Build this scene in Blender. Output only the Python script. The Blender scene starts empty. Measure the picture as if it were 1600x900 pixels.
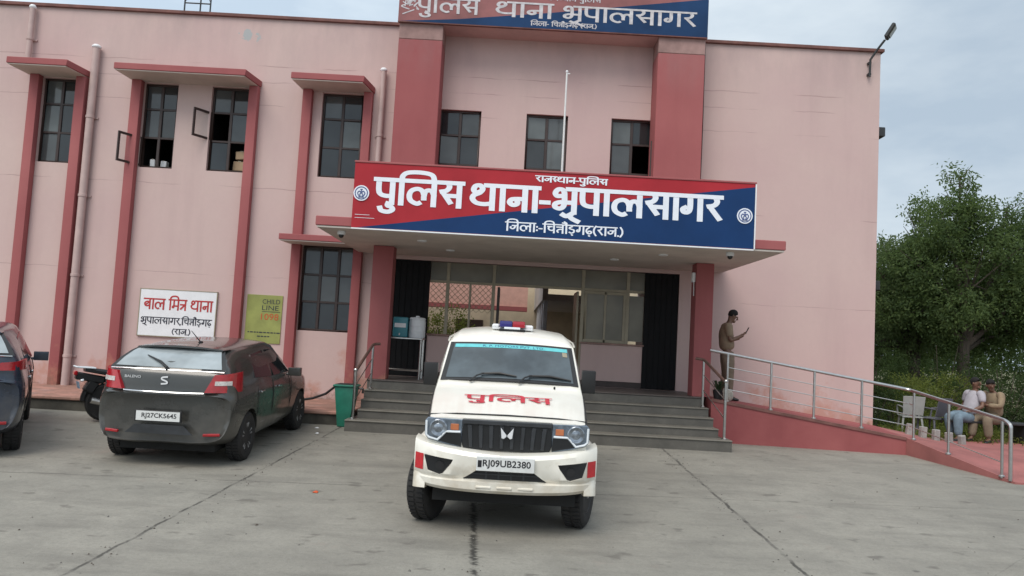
import bpy, bmesh, math, random
import numpy as np
from mathutils import Vector, Matrix, Euler
random.seed(7)
SC = bpy.context.scene
COL = SC.collection
R = math.radians
PI = math.pi

# ------------------------------------------------------------------ camera, sky, sun, exposure
cam_d = bpy.data.cameras.new('camera')
cam = bpy.data.objects.new('camera', cam_d)
COL.objects.link(cam)
cam_d.sensor_width = 36.0
cam_d.lens = 1200 / 1600 * 36
cam_d.clip_end = 2000
cam_d.clip_start = 0.05
cam.matrix_world = (Matrix.Translation((0, 0, 1.86)) @ Matrix.Rotation(R(90 + 4.0), 4, 'X')
                    @ Matrix.Rotation(0.055, 4, 'Z'))
SC.camera = cam

SUN_EL, SUN_AZ = 52.0, 205.0          # azimuth clockwise from +Y (behind the camera, a little to the left)
w = bpy.data.worlds.new('World')
SC.world = w
w.use_nodes = True
wt = w.node_tree
bg = wt.nodes['Background']
sky = wt.nodes.new('ShaderNodeTexSky')
sky.sky_type = 'NISHITA'
sky.sun_disc = False
sky.sun_elevation = R(SUN_EL)
sky.sun_rotation = R(SUN_AZ)
sky.air_density = 1.0
sky.dust_density = 2.0
tc = wt.nodes.new('ShaderNodeTexCoord')
mp = wt.nodes.new('ShaderNodeMapping')
mp.inputs['Scale'].default_value = (1.0, 1.0, 2.6)
nz = wt.nodes.new('ShaderNodeTexNoise')
nz.inputs['Scale'].default_value = 2.1
nz.inputs['Detail'].default_value = 6
nz.inputs['Roughness'].default_value = 0.55
wt.links.new(tc.outputs['Generated'], mp.inputs['Vector'])
wt.links.new(mp.outputs['Vector'], nz.inputs['Vector'])
rp = wt.nodes.new('ShaderNodeValToRGB')            # cloud deck: slate grey to pale, in units of the sky texture
rp.color_ramp.elements[0].position = 0.38
rp.color_ramp.elements[0].color = (4.9, 5.9, 6.9, 1)
rp.color_ramp.elements[1].position = 0.64
rp.color_ramp.elements[1].color = (7.9, 8.7, 9.2, 1)
wt.links.new(nz.outputs['Fac'], rp.inputs['Fac'])
sep = wt.nodes.new('ShaderNodeSeparateXYZ')
wt.links.new(tc.outputs['Generated'], sep.inputs['Vector'])
# overcast: brighter overhead and towards the veiled sun, and a little brighter to the west
dt = wt.nodes.new('ShaderNodeVectorMath'); dt.operation = 'DOT_PRODUCT'
dt.inputs[1].default_value = (-0.62, -0.25, 0.75)
wt.links.new(tc.outputs['Generated'], dt.inputs[0])
mr = wt.nodes.new('ShaderNodeMapRange')
mr.inputs['From Min'].default_value = -0.25
mr.inputs['From Max'].default_value = 0.9
mr.inputs['To Min'].default_value = 0.95
mr.inputs['To Max'].default_value = 1.55
wt.links.new(dt.outputs['Value'], mr.inputs['Value'])
mul = wt.nodes.new('ShaderNodeVectorMath'); mul.operation = 'SCALE'
wt.links.new(rp.outputs['Color'], mul.inputs[0])
wt.links.new(mr.outputs['Result'], mul.inputs['Scale'])
mx = wt.nodes.new('ShaderNodeMix'); mx.data_type = 'RGBA'
mx.inputs[0].default_value = 0.86
wt.links.new(sky.outputs['Color'], mx.inputs[6])
wt.links.new(mul.outputs['Vector'], mx.inputs[7])
wt.links.new(mx.outputs[2], bg.inputs['Color'])
bg.inputs['Strength'].default_value = 0.1

sun_d = bpy.data.lights.new('sun', 'SUN')
sun_d.energy = 1.9
sun_d.angle = R(35)
sun_d.color = (1.0, 0.92, 0.82)
sun = bpy.data.objects.new('sun', sun_d)
COL.objects.link(sun)
sd = Vector((math.cos(R(SUN_EL)) * math.sin(R(SUN_AZ)), math.cos(R(SUN_EL)) * math.cos(R(SUN_AZ)), math.sin(R(SUN_EL))))
sun.rotation_euler = sd.to_track_quat('Z', 'Y').to_euler()
sun.location = (0, -10, 30)
vs = SC.view_settings
vs.view_transform = 'Standard'
vs.look = 'None'
vs.exposure = 0.14
vs.gamma = 1.0
vs.use_curve_mapping = False

# ------------------------------------------------------------------ materials
class NT:
    """small helper that writes node expressions"""
    def __init__(self, name):
        self.m = bpy.data.materials.new(name)
        self.m.use_nodes = True
        self.t = self.m.node_tree
        self.b = self.t.nodes['Principled BSDF']
        self.oc = self.t.nodes.new('ShaderNodeTexCoord').outputs['Object']
    def L(self, a, b):
        self.t.links.new(a, b)
    def put(self, sock, v):
        if hasattr(v, 'is_output'):
            self.L(v, sock)
        else:
            sock.default_value = v
    def math(self, op, a, b=0.0, c=None):
        n = self.t.nodes.new('ShaderNodeMath'); n.operation = op
        self.put(n.inputs[0], a); self.put(n.inputs[1], b)
        if c is not None: self.put(n.inputs[2], c)
        return n.outputs[0]
    def noise(self, scale=1.0, detail=4, rough=0.55, vec=None, stretch=None):
        v = vec or self.oc
        if stretch:
            mpn = self.t.nodes.new('ShaderNodeMapping'); mpn.inputs['Scale'].default_value = stretch
            self.L(v, mpn.inputs['Vector']); v = mpn.outputs['Vector']
        n = self.t.nodes.new('ShaderNodeTexNoise')
        n.inputs['Scale'].default_value = scale; n.inputs['Detail'].default_value = detail
        n.inputs['Roughness'].default_value = rough
        self.L(v, n.inputs['Vector'])
        return n.outputs['Fac']
    def rng(self, v, a, b, c=0.0, d=1.0):
        n = self.t.nodes.new('ShaderNodeMapRange')
        self.put(n.inputs['Value'], v)
        for k, x in zip(('From Min', 'From Max', 'To Min', 'To Max'), (a, b, c, d)): n.inputs[k].default_value = x
        return n.outputs['Result']
    def mix(self, f, a, b):
        n = self.t.nodes.new('ShaderNodeMix'); n.data_type = 'RGBA'
        self.put(n.inputs[0], f)
        for i, x in ((6, a), (7, b)):
            if hasattr(x, 'is_output'): self.L(x, n.inputs[i])
            else: n.inputs[i].default_value = (*x[:3], 1)
        return n.outputs[2]
    def xyz(self):
        n = self.t.nodes.new('ShaderNodeSeparateXYZ'); self.L(self.oc, n.inputs[0])
        return n.outputs
    def bump(self, h, strength=0.2, dist=0.01):
        n = self.t.nodes.new('ShaderNodeBump')
        n.inputs['Strength'].default_value = strength; n.inputs['Distance'].default_value = dist
        self.L(h, n.inputs['Height']); self.L(n.outputs[0], self.b.inputs['Normal'])
    def color(self, c):
        if hasattr(c, 'is_output'): self.L(c, self.b.inputs['Base Color'])
        else: self.b.inputs['Base Color'].default_value = (*c[:3], 1)
    def done(self, rough=0.6, metal=0.0, spec=0.5, coat=0.0):
        self.put(self.b.inputs['Roughness'], rough); self.b.inputs['Metallic'].default_value = metal
        self.b.inputs['Specular IOR Level'].default_value = spec
        self.b.inputs['Coat Weight'].default_value = coat
        self.b.inputs['Coat Roughness'].default_value = 0.08
        return self.m

def simple(name, c, rough=0.6, metal=0.0, var=0.12, scale=6.0, spec=0.5, coat=0.0, bump=0.0, stretch=None):
    n = NT(name)
    f = n.noise(scale, 4, 0.6, stretch=stretch)
    n.color(n.mix(n.rng(f, 0.3, 0.7), [x * (1 - var) for x in c], [min(1, x * (1 + var)) for x in c]))
    if bump: n.bump(n.noise(scale * 6, 3), bump, 0.004)
    return n.done(rough, metal, spec, coat)

def wall_paint(name, c, c2, damp=True, cracks=(), patch=None):
    n = NT(name)
    X, Y, Z = n.xyz()
    col = n.mix(n.rng(n.noise(0.45, 5, 0.6), 0.32, 0.68), c, c2)
    streak = n.rng(n.noise(2.2, 4, 0.6, stretch=(1.0, 1.0, 0.12)), 0.50, 0.80, 0.0, 0.36)
    col = n.mix(streak, col, [x * 0.78 for x in c])
    fine = n.rng(n.noise(9, 6, 0.7), 0.35, 0.7, 0.0, 0.25)
    col = n.mix(fine, col, [x * 0.86 for x in c2])
    # rain grime trickling from the parapet: stains with their own ragged outline
    g = n.math('MULTIPLY', n.rng(Z, 6.9, 8.4), n.rng(n.noise(1.3, 5, 0.65, stretch=(1, 1, 0.35)), 0.40, 0.68, 0.0, 0.45))
    col = n.mix(g, col, (0.30, 0.24, 0.235))
    if damp:
        d = n.math('ADD', n.rng(Z, 0.35, 1.75, 1.0, 0.0), n.rng(n.noise(1.6, 5, 0.65), 0.3, 0.7, -0.55, 0.45))
        col = n.mix(n.rng(d, 0.45, 0.8, 0.0, 0.62), col, (0.46, 0.215, 0.155))
        d2 = n.math('ADD', n.rng(Z, 0.4, 1.0, 1.0, 0.0), n.rng(n.noise(3.1, 5, 0.65), 0.3, 0.7, -0.7, 0.4))
        col = n.mix(n.rng(d2, 0.5, 0.8, 0.0, 0.6), col, (0.20, 0.13, 0.10))
    for z0, hw in cracks:
        wob = n.math('MULTIPLY', n.math('SUBTRACT', n.noise(1.4, 3), 0.5), 0.09)
        dd = n.math('ABSOLUTE', n.math('SUBTRACT', n.math('ADD', Z, wob), z0))
        ln = n.math('MULTIPLY', n.rng(dd, hw * 0.4, hw, 1.0, 0.0), n.rng(n.noise(0.9, 2, stretch=(1, 1, 0.3)), 0.44, 0.56, 0.0, 0.55))
        col = n.mix(ln, col, (0.27, 0.17, 0.16))
    if patch:
        px, pz, pr = patch
        dx = n.math('SUBTRACT', X, px); dz = n.math('SUBTRACT', Z, pz)
        d = n.math('SQRT', n.math('ADD', n.math('MULTIPLY', dx, dx), n.math('MULTIPLY', n.math('MULTIPLY', dz, dz), 1.6)))
        d = n.math('ADD', d, n.rng(n.noise(7, 4), 0.3, 0.7, -0.17, 0.17))
        col = n.mix(n.rng(d, pr * 0.6, pr * 0.75, 0.85, 0.0), col, (0.36, 0.40, 0.41))
    n.color(col)
    n.bump(n.noise(14, 6, 0.65), 0.25, 0.006)
    return n.done(0.82, spec=0.25)

M = {}
M['pink'] = wall_paint('pink_wall_paint', (0.53, 0.380, 0.370), (0.575, 0.435, 0.405),
                       cracks=((7.35, 0.012), (7.0, 0.010), (6.5, 0.009), (4.75, 0.011), (2.9, 0.008)), patch=(-5.78, 7.98, 0.22))
M['pink_plain'] = wall_paint('pink_wall_plain', (0.53, 0.375, 0.355), (0.575, 0.425, 0.395), damp=False)
M['red'] = wall_paint('red_oxide_paint', (0.30, 0.088, 0.092), (0.36, 0.118, 0.118))
M['red_ramp'] = wall_paint('red_ramp_paint', (0.22, 0.052, 0.058), (0.36, 0.115, 0.112), damp=False)
M['red_dark'] = wall_paint('red_oxide_fascia', (0.30, 0.088, 0.092), (0.36, 0.118, 0.118), damp=False)
M['soffit'] = simple('soffit_whitewash', (0.55, 0.50, 0.45), 0.85, var=0.12, scale=1.6, bump=0.1)
M['cap'] = simple('parapet_cap', (0.16, 0.07, 0.06), 0.8, var=0.3, scale=4)
M['weathered'] = simple('weathered_plaster', (0.30, 0.19, 0.175), 0.9, var=0.25, scale=3)
M['mossy'] = simple('mossy_plinth', (0.075, 0.07, 0.058), 0.9, var=0.5, scale=2.2, bump=0.2)
M['ledge'] = wall_paint('ledge_plaster', (0.34, 0.215, 0.20), (0.42, 0.28, 0.26))
M['frame'] = simple('window_frame_brown', (0.035, 0.020, 0.017), 0.45, var=0.2)
M['alu'] = simple('window_frame_olive', (0.30, 0.26, 0.185), 0.45, var=0.1)
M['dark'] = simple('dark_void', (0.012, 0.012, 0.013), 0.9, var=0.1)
M['black'] = simple('black_plastic', (0.012, 0.012, 0.013), 0.42, var=0.15)
M['rubber'] = simple('tyre_rubber', (0.018, 0.017, 0.017), 0.8, var=0.3, scale=12, bump=0.15)
M['shutter'] = simple('dark_shutter', (0.008, 0.008, 0.009), 0.7, var=0.2, spec=0.2)
M['steel'] = simple('stainless_steel', (0.50, 0.49, 0.48), 0.28, metal=1.0, var=0.1, scale=20)
M['steel_brown'] = simple('worn_handrail', (0.20, 0.12, 0.10), 0.4, metal=0.5, var=0.2)
M['pipe'] = simple('pipe_paint', (0.47, 0.345, 0.325), 0.6, var=0.12, scale=3)
M['white'] = simple('white_paint', (0.74, 0.75, 0.77), 0.5, var=0.05)
M['lettering'] = simple('white_lettering', (0.74, 0.77, 0.84), 0.5, var=0.04)
M['sign_red'] = simple('sign_red', (0.36, 0.024, 0.034), 0.6, var=0.14, scale=1.2, spec=0.2)
M['sign_blue'] = simple('sign_blue', (0.006, 0.035, 0.120), 0.6, var=0.14, scale=1.2, spec=0.2)
M['sign_red_old'] = simple('sign_red_faded', (0.25, 0.085, 0.085), 0.6, var=0.3, scale=1.4)
M['sign_blue_old'] = simple('sign_blue_faded', (0.012, 0.042, 0.115), 0.7, var=0.2, scale=1.4, spec=0.2)
M['letter_old'] = simple('lettering_weathered', (0.52, 0.50, 0.52), 0.6, var=0.22, scale=9)
M['red_ink'] = simple('red_sign_paint', (0.42, 0.030, 0.030), 0.6, var=0.1)
M['black_ink'] = simple('black_sign_paint', (0.018, 0.020, 0.035), 0.6, var=0.1)
M['green_sign'] = simple('green_yellow_notice', (0.27, 0.295, 0.085), 0.7, var=0.18, scale=3)
M['blue_ink'] = simple('blue_emblem_paint', (0.05, 0.08, 0.22), 0.6)

def glass(name, c, rough=0.06, ior=1.5, var=0.3, scale=1.0):
    n = NT(name)
    n.color(n.mix(n.rng(n.noise(scale, 3), 0.35, 0.65), [x * (1 - var) for x in c], [x * (1 + var) for x in c]))
    n.b.inputs['IOR'].default_value = ior
    return n.done(rough, spec=0.5)
M['pane'] = glass('window_glass', (0.022, 0.026, 0.028), 0.05, 1.55)
M['pane_light'] = glass('window_glass_curtained', (0.06, 0.068, 0.07), 0.08, 1.55)
M['pane_curtain'] = glass('window_glass_pale_curtain', (0.10, 0.115, 0.115), 0.10, 1.55)
M['pane_dusty'] = glass('dusty_glass', (0.15, 0.135, 0.10), 0.25, 1.45)
M['windscreen'] = glass('windscreen_glass', (0.050, 0.064, 0.072), 0.05, 1.75, 0.35, 3.0)
M['car_glass'] = glass('tinted_car_glass', (0.016, 0.019, 0.021), 0.04, 1.6)
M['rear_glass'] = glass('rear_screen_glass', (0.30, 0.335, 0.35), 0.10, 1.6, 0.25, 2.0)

def stone(name, c, var=0.3, rough=0.55):
    n = NT(name)
    f = n.noise(1.6, 6, 0.65); g = n.noise(14, 5, 0.7)
    col = n.mix(n.rng(f, 0.3, 0.7), [x * (1 - var) for x in c], [x * (1 + var) for x in c])
    col = n.mix(n.rng(g, 0.4, 0.75, 0, 0.4), col, [x * 0.6 for x in c])
    n.color(col)
    n.bump(g, 0.15, 0.004)
    return n.done(rough)
M['tread'] = stone('step_stone_grey', (0.105, 0.098, 0.086))
M['nosing'] = stone('step_nosing', (0.17, 0.158, 0.135), 0.2)
M['porch_floor'] = stone('porch_floor', (0.10, 0.085, 0.078))

# concrete yard: stains, grit, expansion joints and a broken centre joint
def yard():
    n = NT('yard_concrete')
    X, Y, Z = n.xyz()
    col = n.mix(n.rng(n.noise(0.35, 6, 0.6), 0.3, 0.7), (0.235, 0.222, 0.190), (0.310, 0.292, 0.252))
    col = n.mix(n.rng(n.noise(1.7, 7, 0.7), 0.42, 0.70, 0.0, 0.65), col, (0.18, 0.170, 0.148))
    col = n.mix(n.rng(n.noise(0.9, 6, 0.7, stretch=(0.5, 2.4, 1)), 0.50, 0.68, 0.0, 0.55), col, (0.150, 0.140, 0.122))
    col = n.mix(n.rng(n.noise(26, 5, 0.8), 0.46, 0.72, 0.0, 0.50), col, (0.15, 0.143, 0.126))
    col = n.mix(n.rng(n.noise(95, 3, 0.8), 0.52, 0.7, 0.0, 0.30), col, (0.42, 0.41, 0.39))
    col = n.mix(n.rng(n.noise(3.1, 4, 0.5, stretch=(1, 1.6, 1)), 0.63, 0.70, 0.0, 0.60), col, (0.115, 0.105, 0.092))
    red = n.rng(n.noise(0.8, 5, 0.7), 0.62, 0.75, 0.0, 0.28)
    col = n.mix(red, col, (0.30, 0.20, 0.17))
    wob = n.math('MULTIPLY', n.math('SUBTRACT', n.noise(2.2, 5, 0.7), 0.5), 0.10)
    def line(expr, hw, amt, gap=None, c=(0.06, 0.056, 0.05)):
        d = n.math('ABSOLUTE', n.math('ADD', expr, wob))
        f = n.rng(d, hw * 0.5, hw, amt, 0.0)
        if gap: f = n.math('MULTIPLY', f, n.rng(n.noise(gap, 4, 0.7), 0.40, 0.54, 0.15, 1.0))
        return n.mix(f, col, c)
    # long joints
    col = line(n.math('SUBTRACT', X, n.math('MULTIPLY_ADD', Y, 0.069, -3.71)), 0.021, 0.85, 2.5)
    col = line(n.math('SUBTRACT', X, n.math('MULTIPLY_ADD', Y, -0.016, 2.853)), 0.026, 0.9, 1.5)
    # the middle joint is spalled in the foreground
    ex = n.math('SUBTRACT', X, n.math('MULTIPLY_ADD', Y, -0.047, 0.115))
    rag = n.math('ADD', ex, n.math('MULTIPLY', n.math('SUBTRACT', n.noise(34, 5, 0.85, stretch=(0.12, 1.3, 1)), 0.5), 0.26))
    f = n.math('MULTIPLY', n.rng(n.math('ABSOLUTE', rag), 0.018, 0.040, 0.92, 0.0), n.rng(n.noise(5, 4), 0.38, 0.46, 0.1, 1.0))
    col = n.mix(f, col, (0.035, 0.033, 0.03))
    # cross joints
    col = line(n.math('SUBTRACT', Y, n.math('MULTIPLY_ADD', X, 0.07, 9.42)), 0.016, 0.6, 1.2)
    col = line(n.math('SUBTRACT', Y, n.math('MULTIPLY_ADD', X, 0.03, 5.7)), 0.02, 0.8, 1.2)
    col = line(n.math('SUBTRACT', Y, n.math('MULTIPLY_ADD', X, 0.9, 3.1)), 0.010, 0.35, 0.8)
    # spots
    v = n.t.nodes.new('ShaderNodeTexVoronoi'); v.inputs['Scale'].default_value = 1.3
    n.L(n.oc, v.inputs['Vector'])
    col = n.mix(n.rng(n.math('ADD', v.outputs['Distance'], n.rng(n.noise(9, 3), 0, 1, -0.05, 0.05)), 0.025, 0.05, 0.7, 0.0), col, (0.09, 0.085, 0.08))
    # soil outside the yard
    soil = n.math('MAXIMUM', n.rng(Y, 16.5, 17.5), n.rng(n.math('ABSOLUTE', X), 15.0, 16.0))
    col = n.mix(soil, col, n.mix(n.rng(n.noise(0.6, 5), 0.35, 0.65), (0.085, 0.11, 0.035), (0.17, 0.13, 0.08)))
    n.color(col)
    n.bump(n.math('ADD', n.noise(40, 5, 0.75), n.noise(6, 4, 0.6)), 0.35, 0.008)
    return n.done(n.rng(n.noise(2.0, 4), 0.3, 0.7, 0.62, 0.88), spec=0.3)
M['yard'] = yard()

# ------------------------------------------------------------------ mesh builder
class MB:
    def __init__(self):
        self.v = []; self.f = []; self.mi = []
    def add(self, verts, faces, m=0):
        o = len(self.v)
        self.v += [tuple(p) for p in verts]
        self.f += [[i + o for i in q] for q in faces]
        self.mi += [m] * len(faces)
        return self
    def box(self, x0, x1, y0, y1, z0, z1, m=0):
        vs_ = [(x, y, z) for z in (z0, z1) for y in (y0, y1) for x in (x0, x1)]
        return self.add(vs_, [(0, 2, 3, 1), (4, 5, 7, 6), (0, 1, 5, 4), (2, 6, 7, 3), (0, 4, 6, 2), (1, 3, 7, 5)], m)
    def obox(self, c, size, rot=(0, 0, 0), m=0):
        mt = Matrix.Translation(c) @ Euler(rot).to_matrix().to_4x4()
        sx, sy, sz = [s / 2 for s in size]
        vs_ = [mt @ Vector((x, y, z)) for z in (-sz, sz) for y in (-sy, sy) for x in (-sx, sx)]
        return self.add(vs_, [(0, 2, 3, 1), (4, 5, 7, 6), (0, 1, 5, 4), (2, 6, 7, 3), (0, 4, 6, 2), (1, 3, 7, 5)], m)
    def tube(self, pts, r, n=8, m=0, closed=False):
        pts = [Vector(p) for p in pts]
        k = len(pts)
        rs = r if isinstance(r, (list, tuple)) else [r] * k
        up = Vector((0, 0, 1)); rings = []
        prev = None
        for i in range(k):
            if closed: t = pts[(i + 1) % k] - pts[i - 1]
            else: t = pts[min(i + 1, k - 1)] - pts[max(i - 1, 0)]
            t.normalize()
            if prev is None:
                a = t.cross(up)
                if a.length < 0.1: a = t.cross(Vector((1, 0, 0)))
            else:
                a = prev - t * prev.dot(t)
                if a.length < 1e-4: a = t.cross(up)
            a.normalize(); prev = a
            b = t.cross(a)
            rings.append([pts[i] + (a * math.cos(2 * PI * j / n) + b * math.sin(2 * PI * j / n)) * rs[i] for j in range(n)])
        vs_ = [p for rr in rings for p in rr]
        fs = []
        for i in range(k if closed else k - 1):
            i2 = (i + 1) % k
            for j in range(n):
                fs.append((i * n + j, i * n + (j + 1) % n, i2 * n + (j + 1) % n, i2 * n + j))
        if not closed:
            fs.append(tuple(range(n))[::-1]); fs.append(tuple((k - 1) * n + j for j in range(n)))
        return self.add(vs_, fs, m)
    def prism(self, poly, axis, a, b, m=0):
        """poly: list of 2D points; axis 'y': (x,z), 'z': (x,y), 'x': (y,z)"""
        def P3(p, c):
            return {'y': (p[0], c, p[1]), 'z': (p[0], p[1], c), 'x': (c, p[0], p[1])}[axis]
        n = len(poly)
        vs_ = [P3(p, a) for p in poly] + [P3(p, b) for p in poly]
        fs = [tuple(range(n)), tuple(range(n, 2 * n))[::-1]] + [(i, (i + 1) % n, n + (i + 1) % n, n + i) for i in range(n)]
        return self.add(vs_, fs, m)
    def lathe(self, prof, c=(0, 0, 0), axis='z', n=24, m=0):
        vs_ = []; fs = []
        for r, h in prof:
            for j in range(n):
                a = 2 * PI * j / n
                u, v_ = r * math.cos(a), r * math.sin(a)
                p = {'z': (u, v_, h), 'x': (h, u, v_), 'y': (u, h, v_)}[axis]
                vs_.append((p[0] + c[0], p[1] + c[1], p[2] + c[2]))
        for i in range(len(prof) - 1):
            for j in range(n):
                fs.append((i * n + j, i * n + (j + 1) % n, (i + 1) * n + (j + 1) % n, (i + 1) * n + j))
        if prof[0][0] > 1e-4: fs.append(tuple(range(n)))
        if prof[-1][0] > 1e-4: fs.append(tuple((len(prof) - 1) * n + j for j in range(n)))
        return self.add(vs_, fs, m)
    def ball(self, c, r, n=12, m=0):
        r = r if isinstance(r, (list, tuple)) else (r, r, r)
        vs_ = []; fs = []; h = n // 2
        for i in range(h + 1):
            th = PI * i / h
            for j in range(n):
                a = 2 * PI * j / n
                vs_.append((c[0] + r[0] * math.sin(th) * math.cos(a), c[1] + r[1] * math.sin(th) * math.sin(a), c[2] + r[2] * math.cos(th)))
        for i in range(h):
            for j in range(n):
                fs.append((i * n + j, i * n + (j + 1) % n, (i + 1) * n + (j + 1) % n, (i + 1) * n + j))
        return self.add(vs_, fs, m)
    def hull(self, secs, m=0, caps=True, ku=0, kv=0):
        if ku:      # rounder profiles and smoother lofting (centripetal splines through the given points)
            def cr(pts, k):
                P_ = [Vector(p) for p in pts]
                P_ = [P_[0] * 2 - P_[1]] + P_ + [P_[-1] * 2 - P_[-2]]
                out = []
                for i in range(1, len(P_) - 2):
                    p0, p1, p2, p3 = P_[i - 1:i + 3]
                    t1 = max((p1 - p0).length, 1e-4) ** .5; t2 = t1 + max((p2 - p1).length, 1e-4) ** .5; t3 = t2 + max((p3 - p2).length, 1e-4) ** .5
                    for j in range(k):
                        t = t1 + (t2 - t1) * j / k
                        a1 = p0 * ((t1 - t) / t1) + p1 * (t / t1); a2 = p1 * ((t2 - t) / (t2 - t1)) + p2 * ((t - t1) / (t2 - t1)); a3 = p2 * ((t3 - t) / (t3 - t2)) + p3 * ((t - t2) / (t3 - t2))
                        b1 = a1 * ((t2 - t) / t2) + a2 * (t / t2); b2 = a2 * ((t3 - t) / (t3 - t1)) + a3 * ((t - t1) / (t3 - t1))
                        out.append(b1 * ((t2 - t) / (t2 - t1)) + b2 * ((t - t1) / (t2 - t1)))
                return out + [P_[-2]]
            secs = [cr(s_, ku) for s_ in secs]
            for s_ in secs: s_[0].x = 0; s_[-1].x = 0
            if kv: secs = [list(r_) for r_ in zip(*[cr(col, kv) for col in zip(*secs)])]
        """secs: half profiles (x,y,z) bottom centre -> top centre, mirrored in x, lofted"""
        n = len(secs[0]); full = []
        for s in secs:
            ring = [tuple(p) for p in s] + [(-p[0], p[1], p[2]) for p in s[-2:0:-1]]
            full.append(ring)
        k = len(full[0]); vs_ = [p for r_ in full for p in r_]; fs = []
        for i in range(len(full) - 1):
            for j in range(k):
                fs.append((i * k + j, i * k + (j + 1) % k, (i + 1) * k + (j + 1) % k, (i + 1) * k + j))
        if caps:
            fs.append(tuple(range(k))[::-1]); fs.append(tuple((len(full) - 1) * k + j for j in range(k)))
        return self.add(vs_, fs, m)
    def patch(self, q, nu=1, nv=1, bulge=0.0, th=0.0, m=0):
        """q: 4 corners (bl, br, tr, tl); curved outwards by bulge along its normal; th gives it thickness backwards"""
        q = [Vector(p) for p in q]
        nrm = (q[1] - q[0]).cross(q[3] - q[0]).normalized()
        vs_ = []
        for layer in ((0, -th) if th else (0,)):
            for j in range(nv + 1):
                for i in range(nu + 1):
                    u, v_ = i / nu, j / nv
                    p = q[0] * (1 - u) * (1 - v_) + q[1] * u * (1 - v_) + q[2] * u * v_ + q[3] * (1 - u) * v_
                    vs_.append(p + nrm * (bulge * (1 - (2 * u - 1) ** 2) + layer))
        fs = []; k = (nu + 1) * (nv + 1)
        for j in range(nv):
            for i in range(nu):
                a = j * (nu + 1) + i
                fs.append((a, a + 1, a + nu + 2, a + nu + 1))
                if th: fs.append((k + a, k + a + nu + 1, k + a + nu + 2, k + a + 1))
        if th:
            rim = list(range(nu + 1)) + [(j + 1) * (nu + 1) + nu for j in range(nv)] + [nv * (nu + 1) + i for i in range(nu - 1, -1, -1)] + [j * (nu + 1) for j in range(nv - 1, 0, -1)]
            for i in range(len(rim)):
                a, b = rim[i], rim[(i + 1) % len(rim)]
                fs.append((a, k + a, k + b, b))
        return self.add(vs_, fs, m)
    def build(self, name, mats, parent=None, world=True, bevel=0.0, smooth=True, angle=35, fix=True, seg=1):
        me = bpy.data.meshes.new(name)
        me.from_pydata(self.v, [], self.f)
        mats = mats if isinstance(mats, (list, tuple)) else [mats]
        for x in mats: me.materials.append(M[x] if isinstance(x, str) else x)
        me.polygons.foreach_set('material_index', self.mi)
        bm = bmesh.new(); bm.from_mesh(me)
        if fix:
            bmesh.ops.remove_doubles(bm, verts=bm.verts, dist=1e-5)
            bmesh.ops.recalc_face_normals(bm, faces=bm.faces)
        if bevel:
            ed = [e for e in bm.edges if len(e.link_faces) == 2 and e.calc_face_angle(0) > R(30)]
            bmesh.ops.bevel(bm, geom=ed, offset=bevel, segments=seg, affect='EDGES', profile=0.6, clamp_overlap=True)
        bm.to_mesh(me); bm.free()
        if smooth:
            me.polygons.foreach_set('use_smooth', [True] * len(me.polygons))
            me.set_sharp_from_angle(angle=R(angle))
        o = bpy.data.objects.new(name, me)
        COL.objects.link(o)
        if parent:
            o.parent = parent
            if world and parent.type == 'EMPTY': o.location = -parent.location
        return o

def tag(o, label=None, cat=None, group=None, kind=None):
    if label: o['label'] = label
    if cat: o['category'] = cat
    if group: o['group'] = group
    if kind: o['kind'] = kind
    return o

def thing(name, label, cat, loc=(0, 0, 0), rot=(0, 0, 0), group=None):
    o = bpy.data.objects.new(name, None)
    COL.objects.link(o)
    o.location = loc; o.rotation_euler = rot; o.empty_display_size = 0.2
    return tag(o, label, cat, group)

def boolean(o, cutters):
    bpy.context.view_layer.update()
    for c in cutters:
        c.parent = o.parent          # cut in the thing's own space
        md = o.modifiers.new('b', 'BOOLEAN'); md.object = c; md.operation = 'DIFFERENCE'; md.solver = 'EXACT'
    bpy.context.view_layer.update()
    dg = bpy.context.evaluated_depsgraph_get(); dg.update()
    me = bpy.data.meshes.new_from_object(o.evaluated_get(dg))
    o.modifiers.clear()
    o.data = me
    for c in cutters: bpy.data.objects.remove(c, do_unlink=True)
    me.polygons.foreach_set('use_smooth', [True] * len(me.polygons))
    me.set_sharp_from_angle(angle=R(32))

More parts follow.
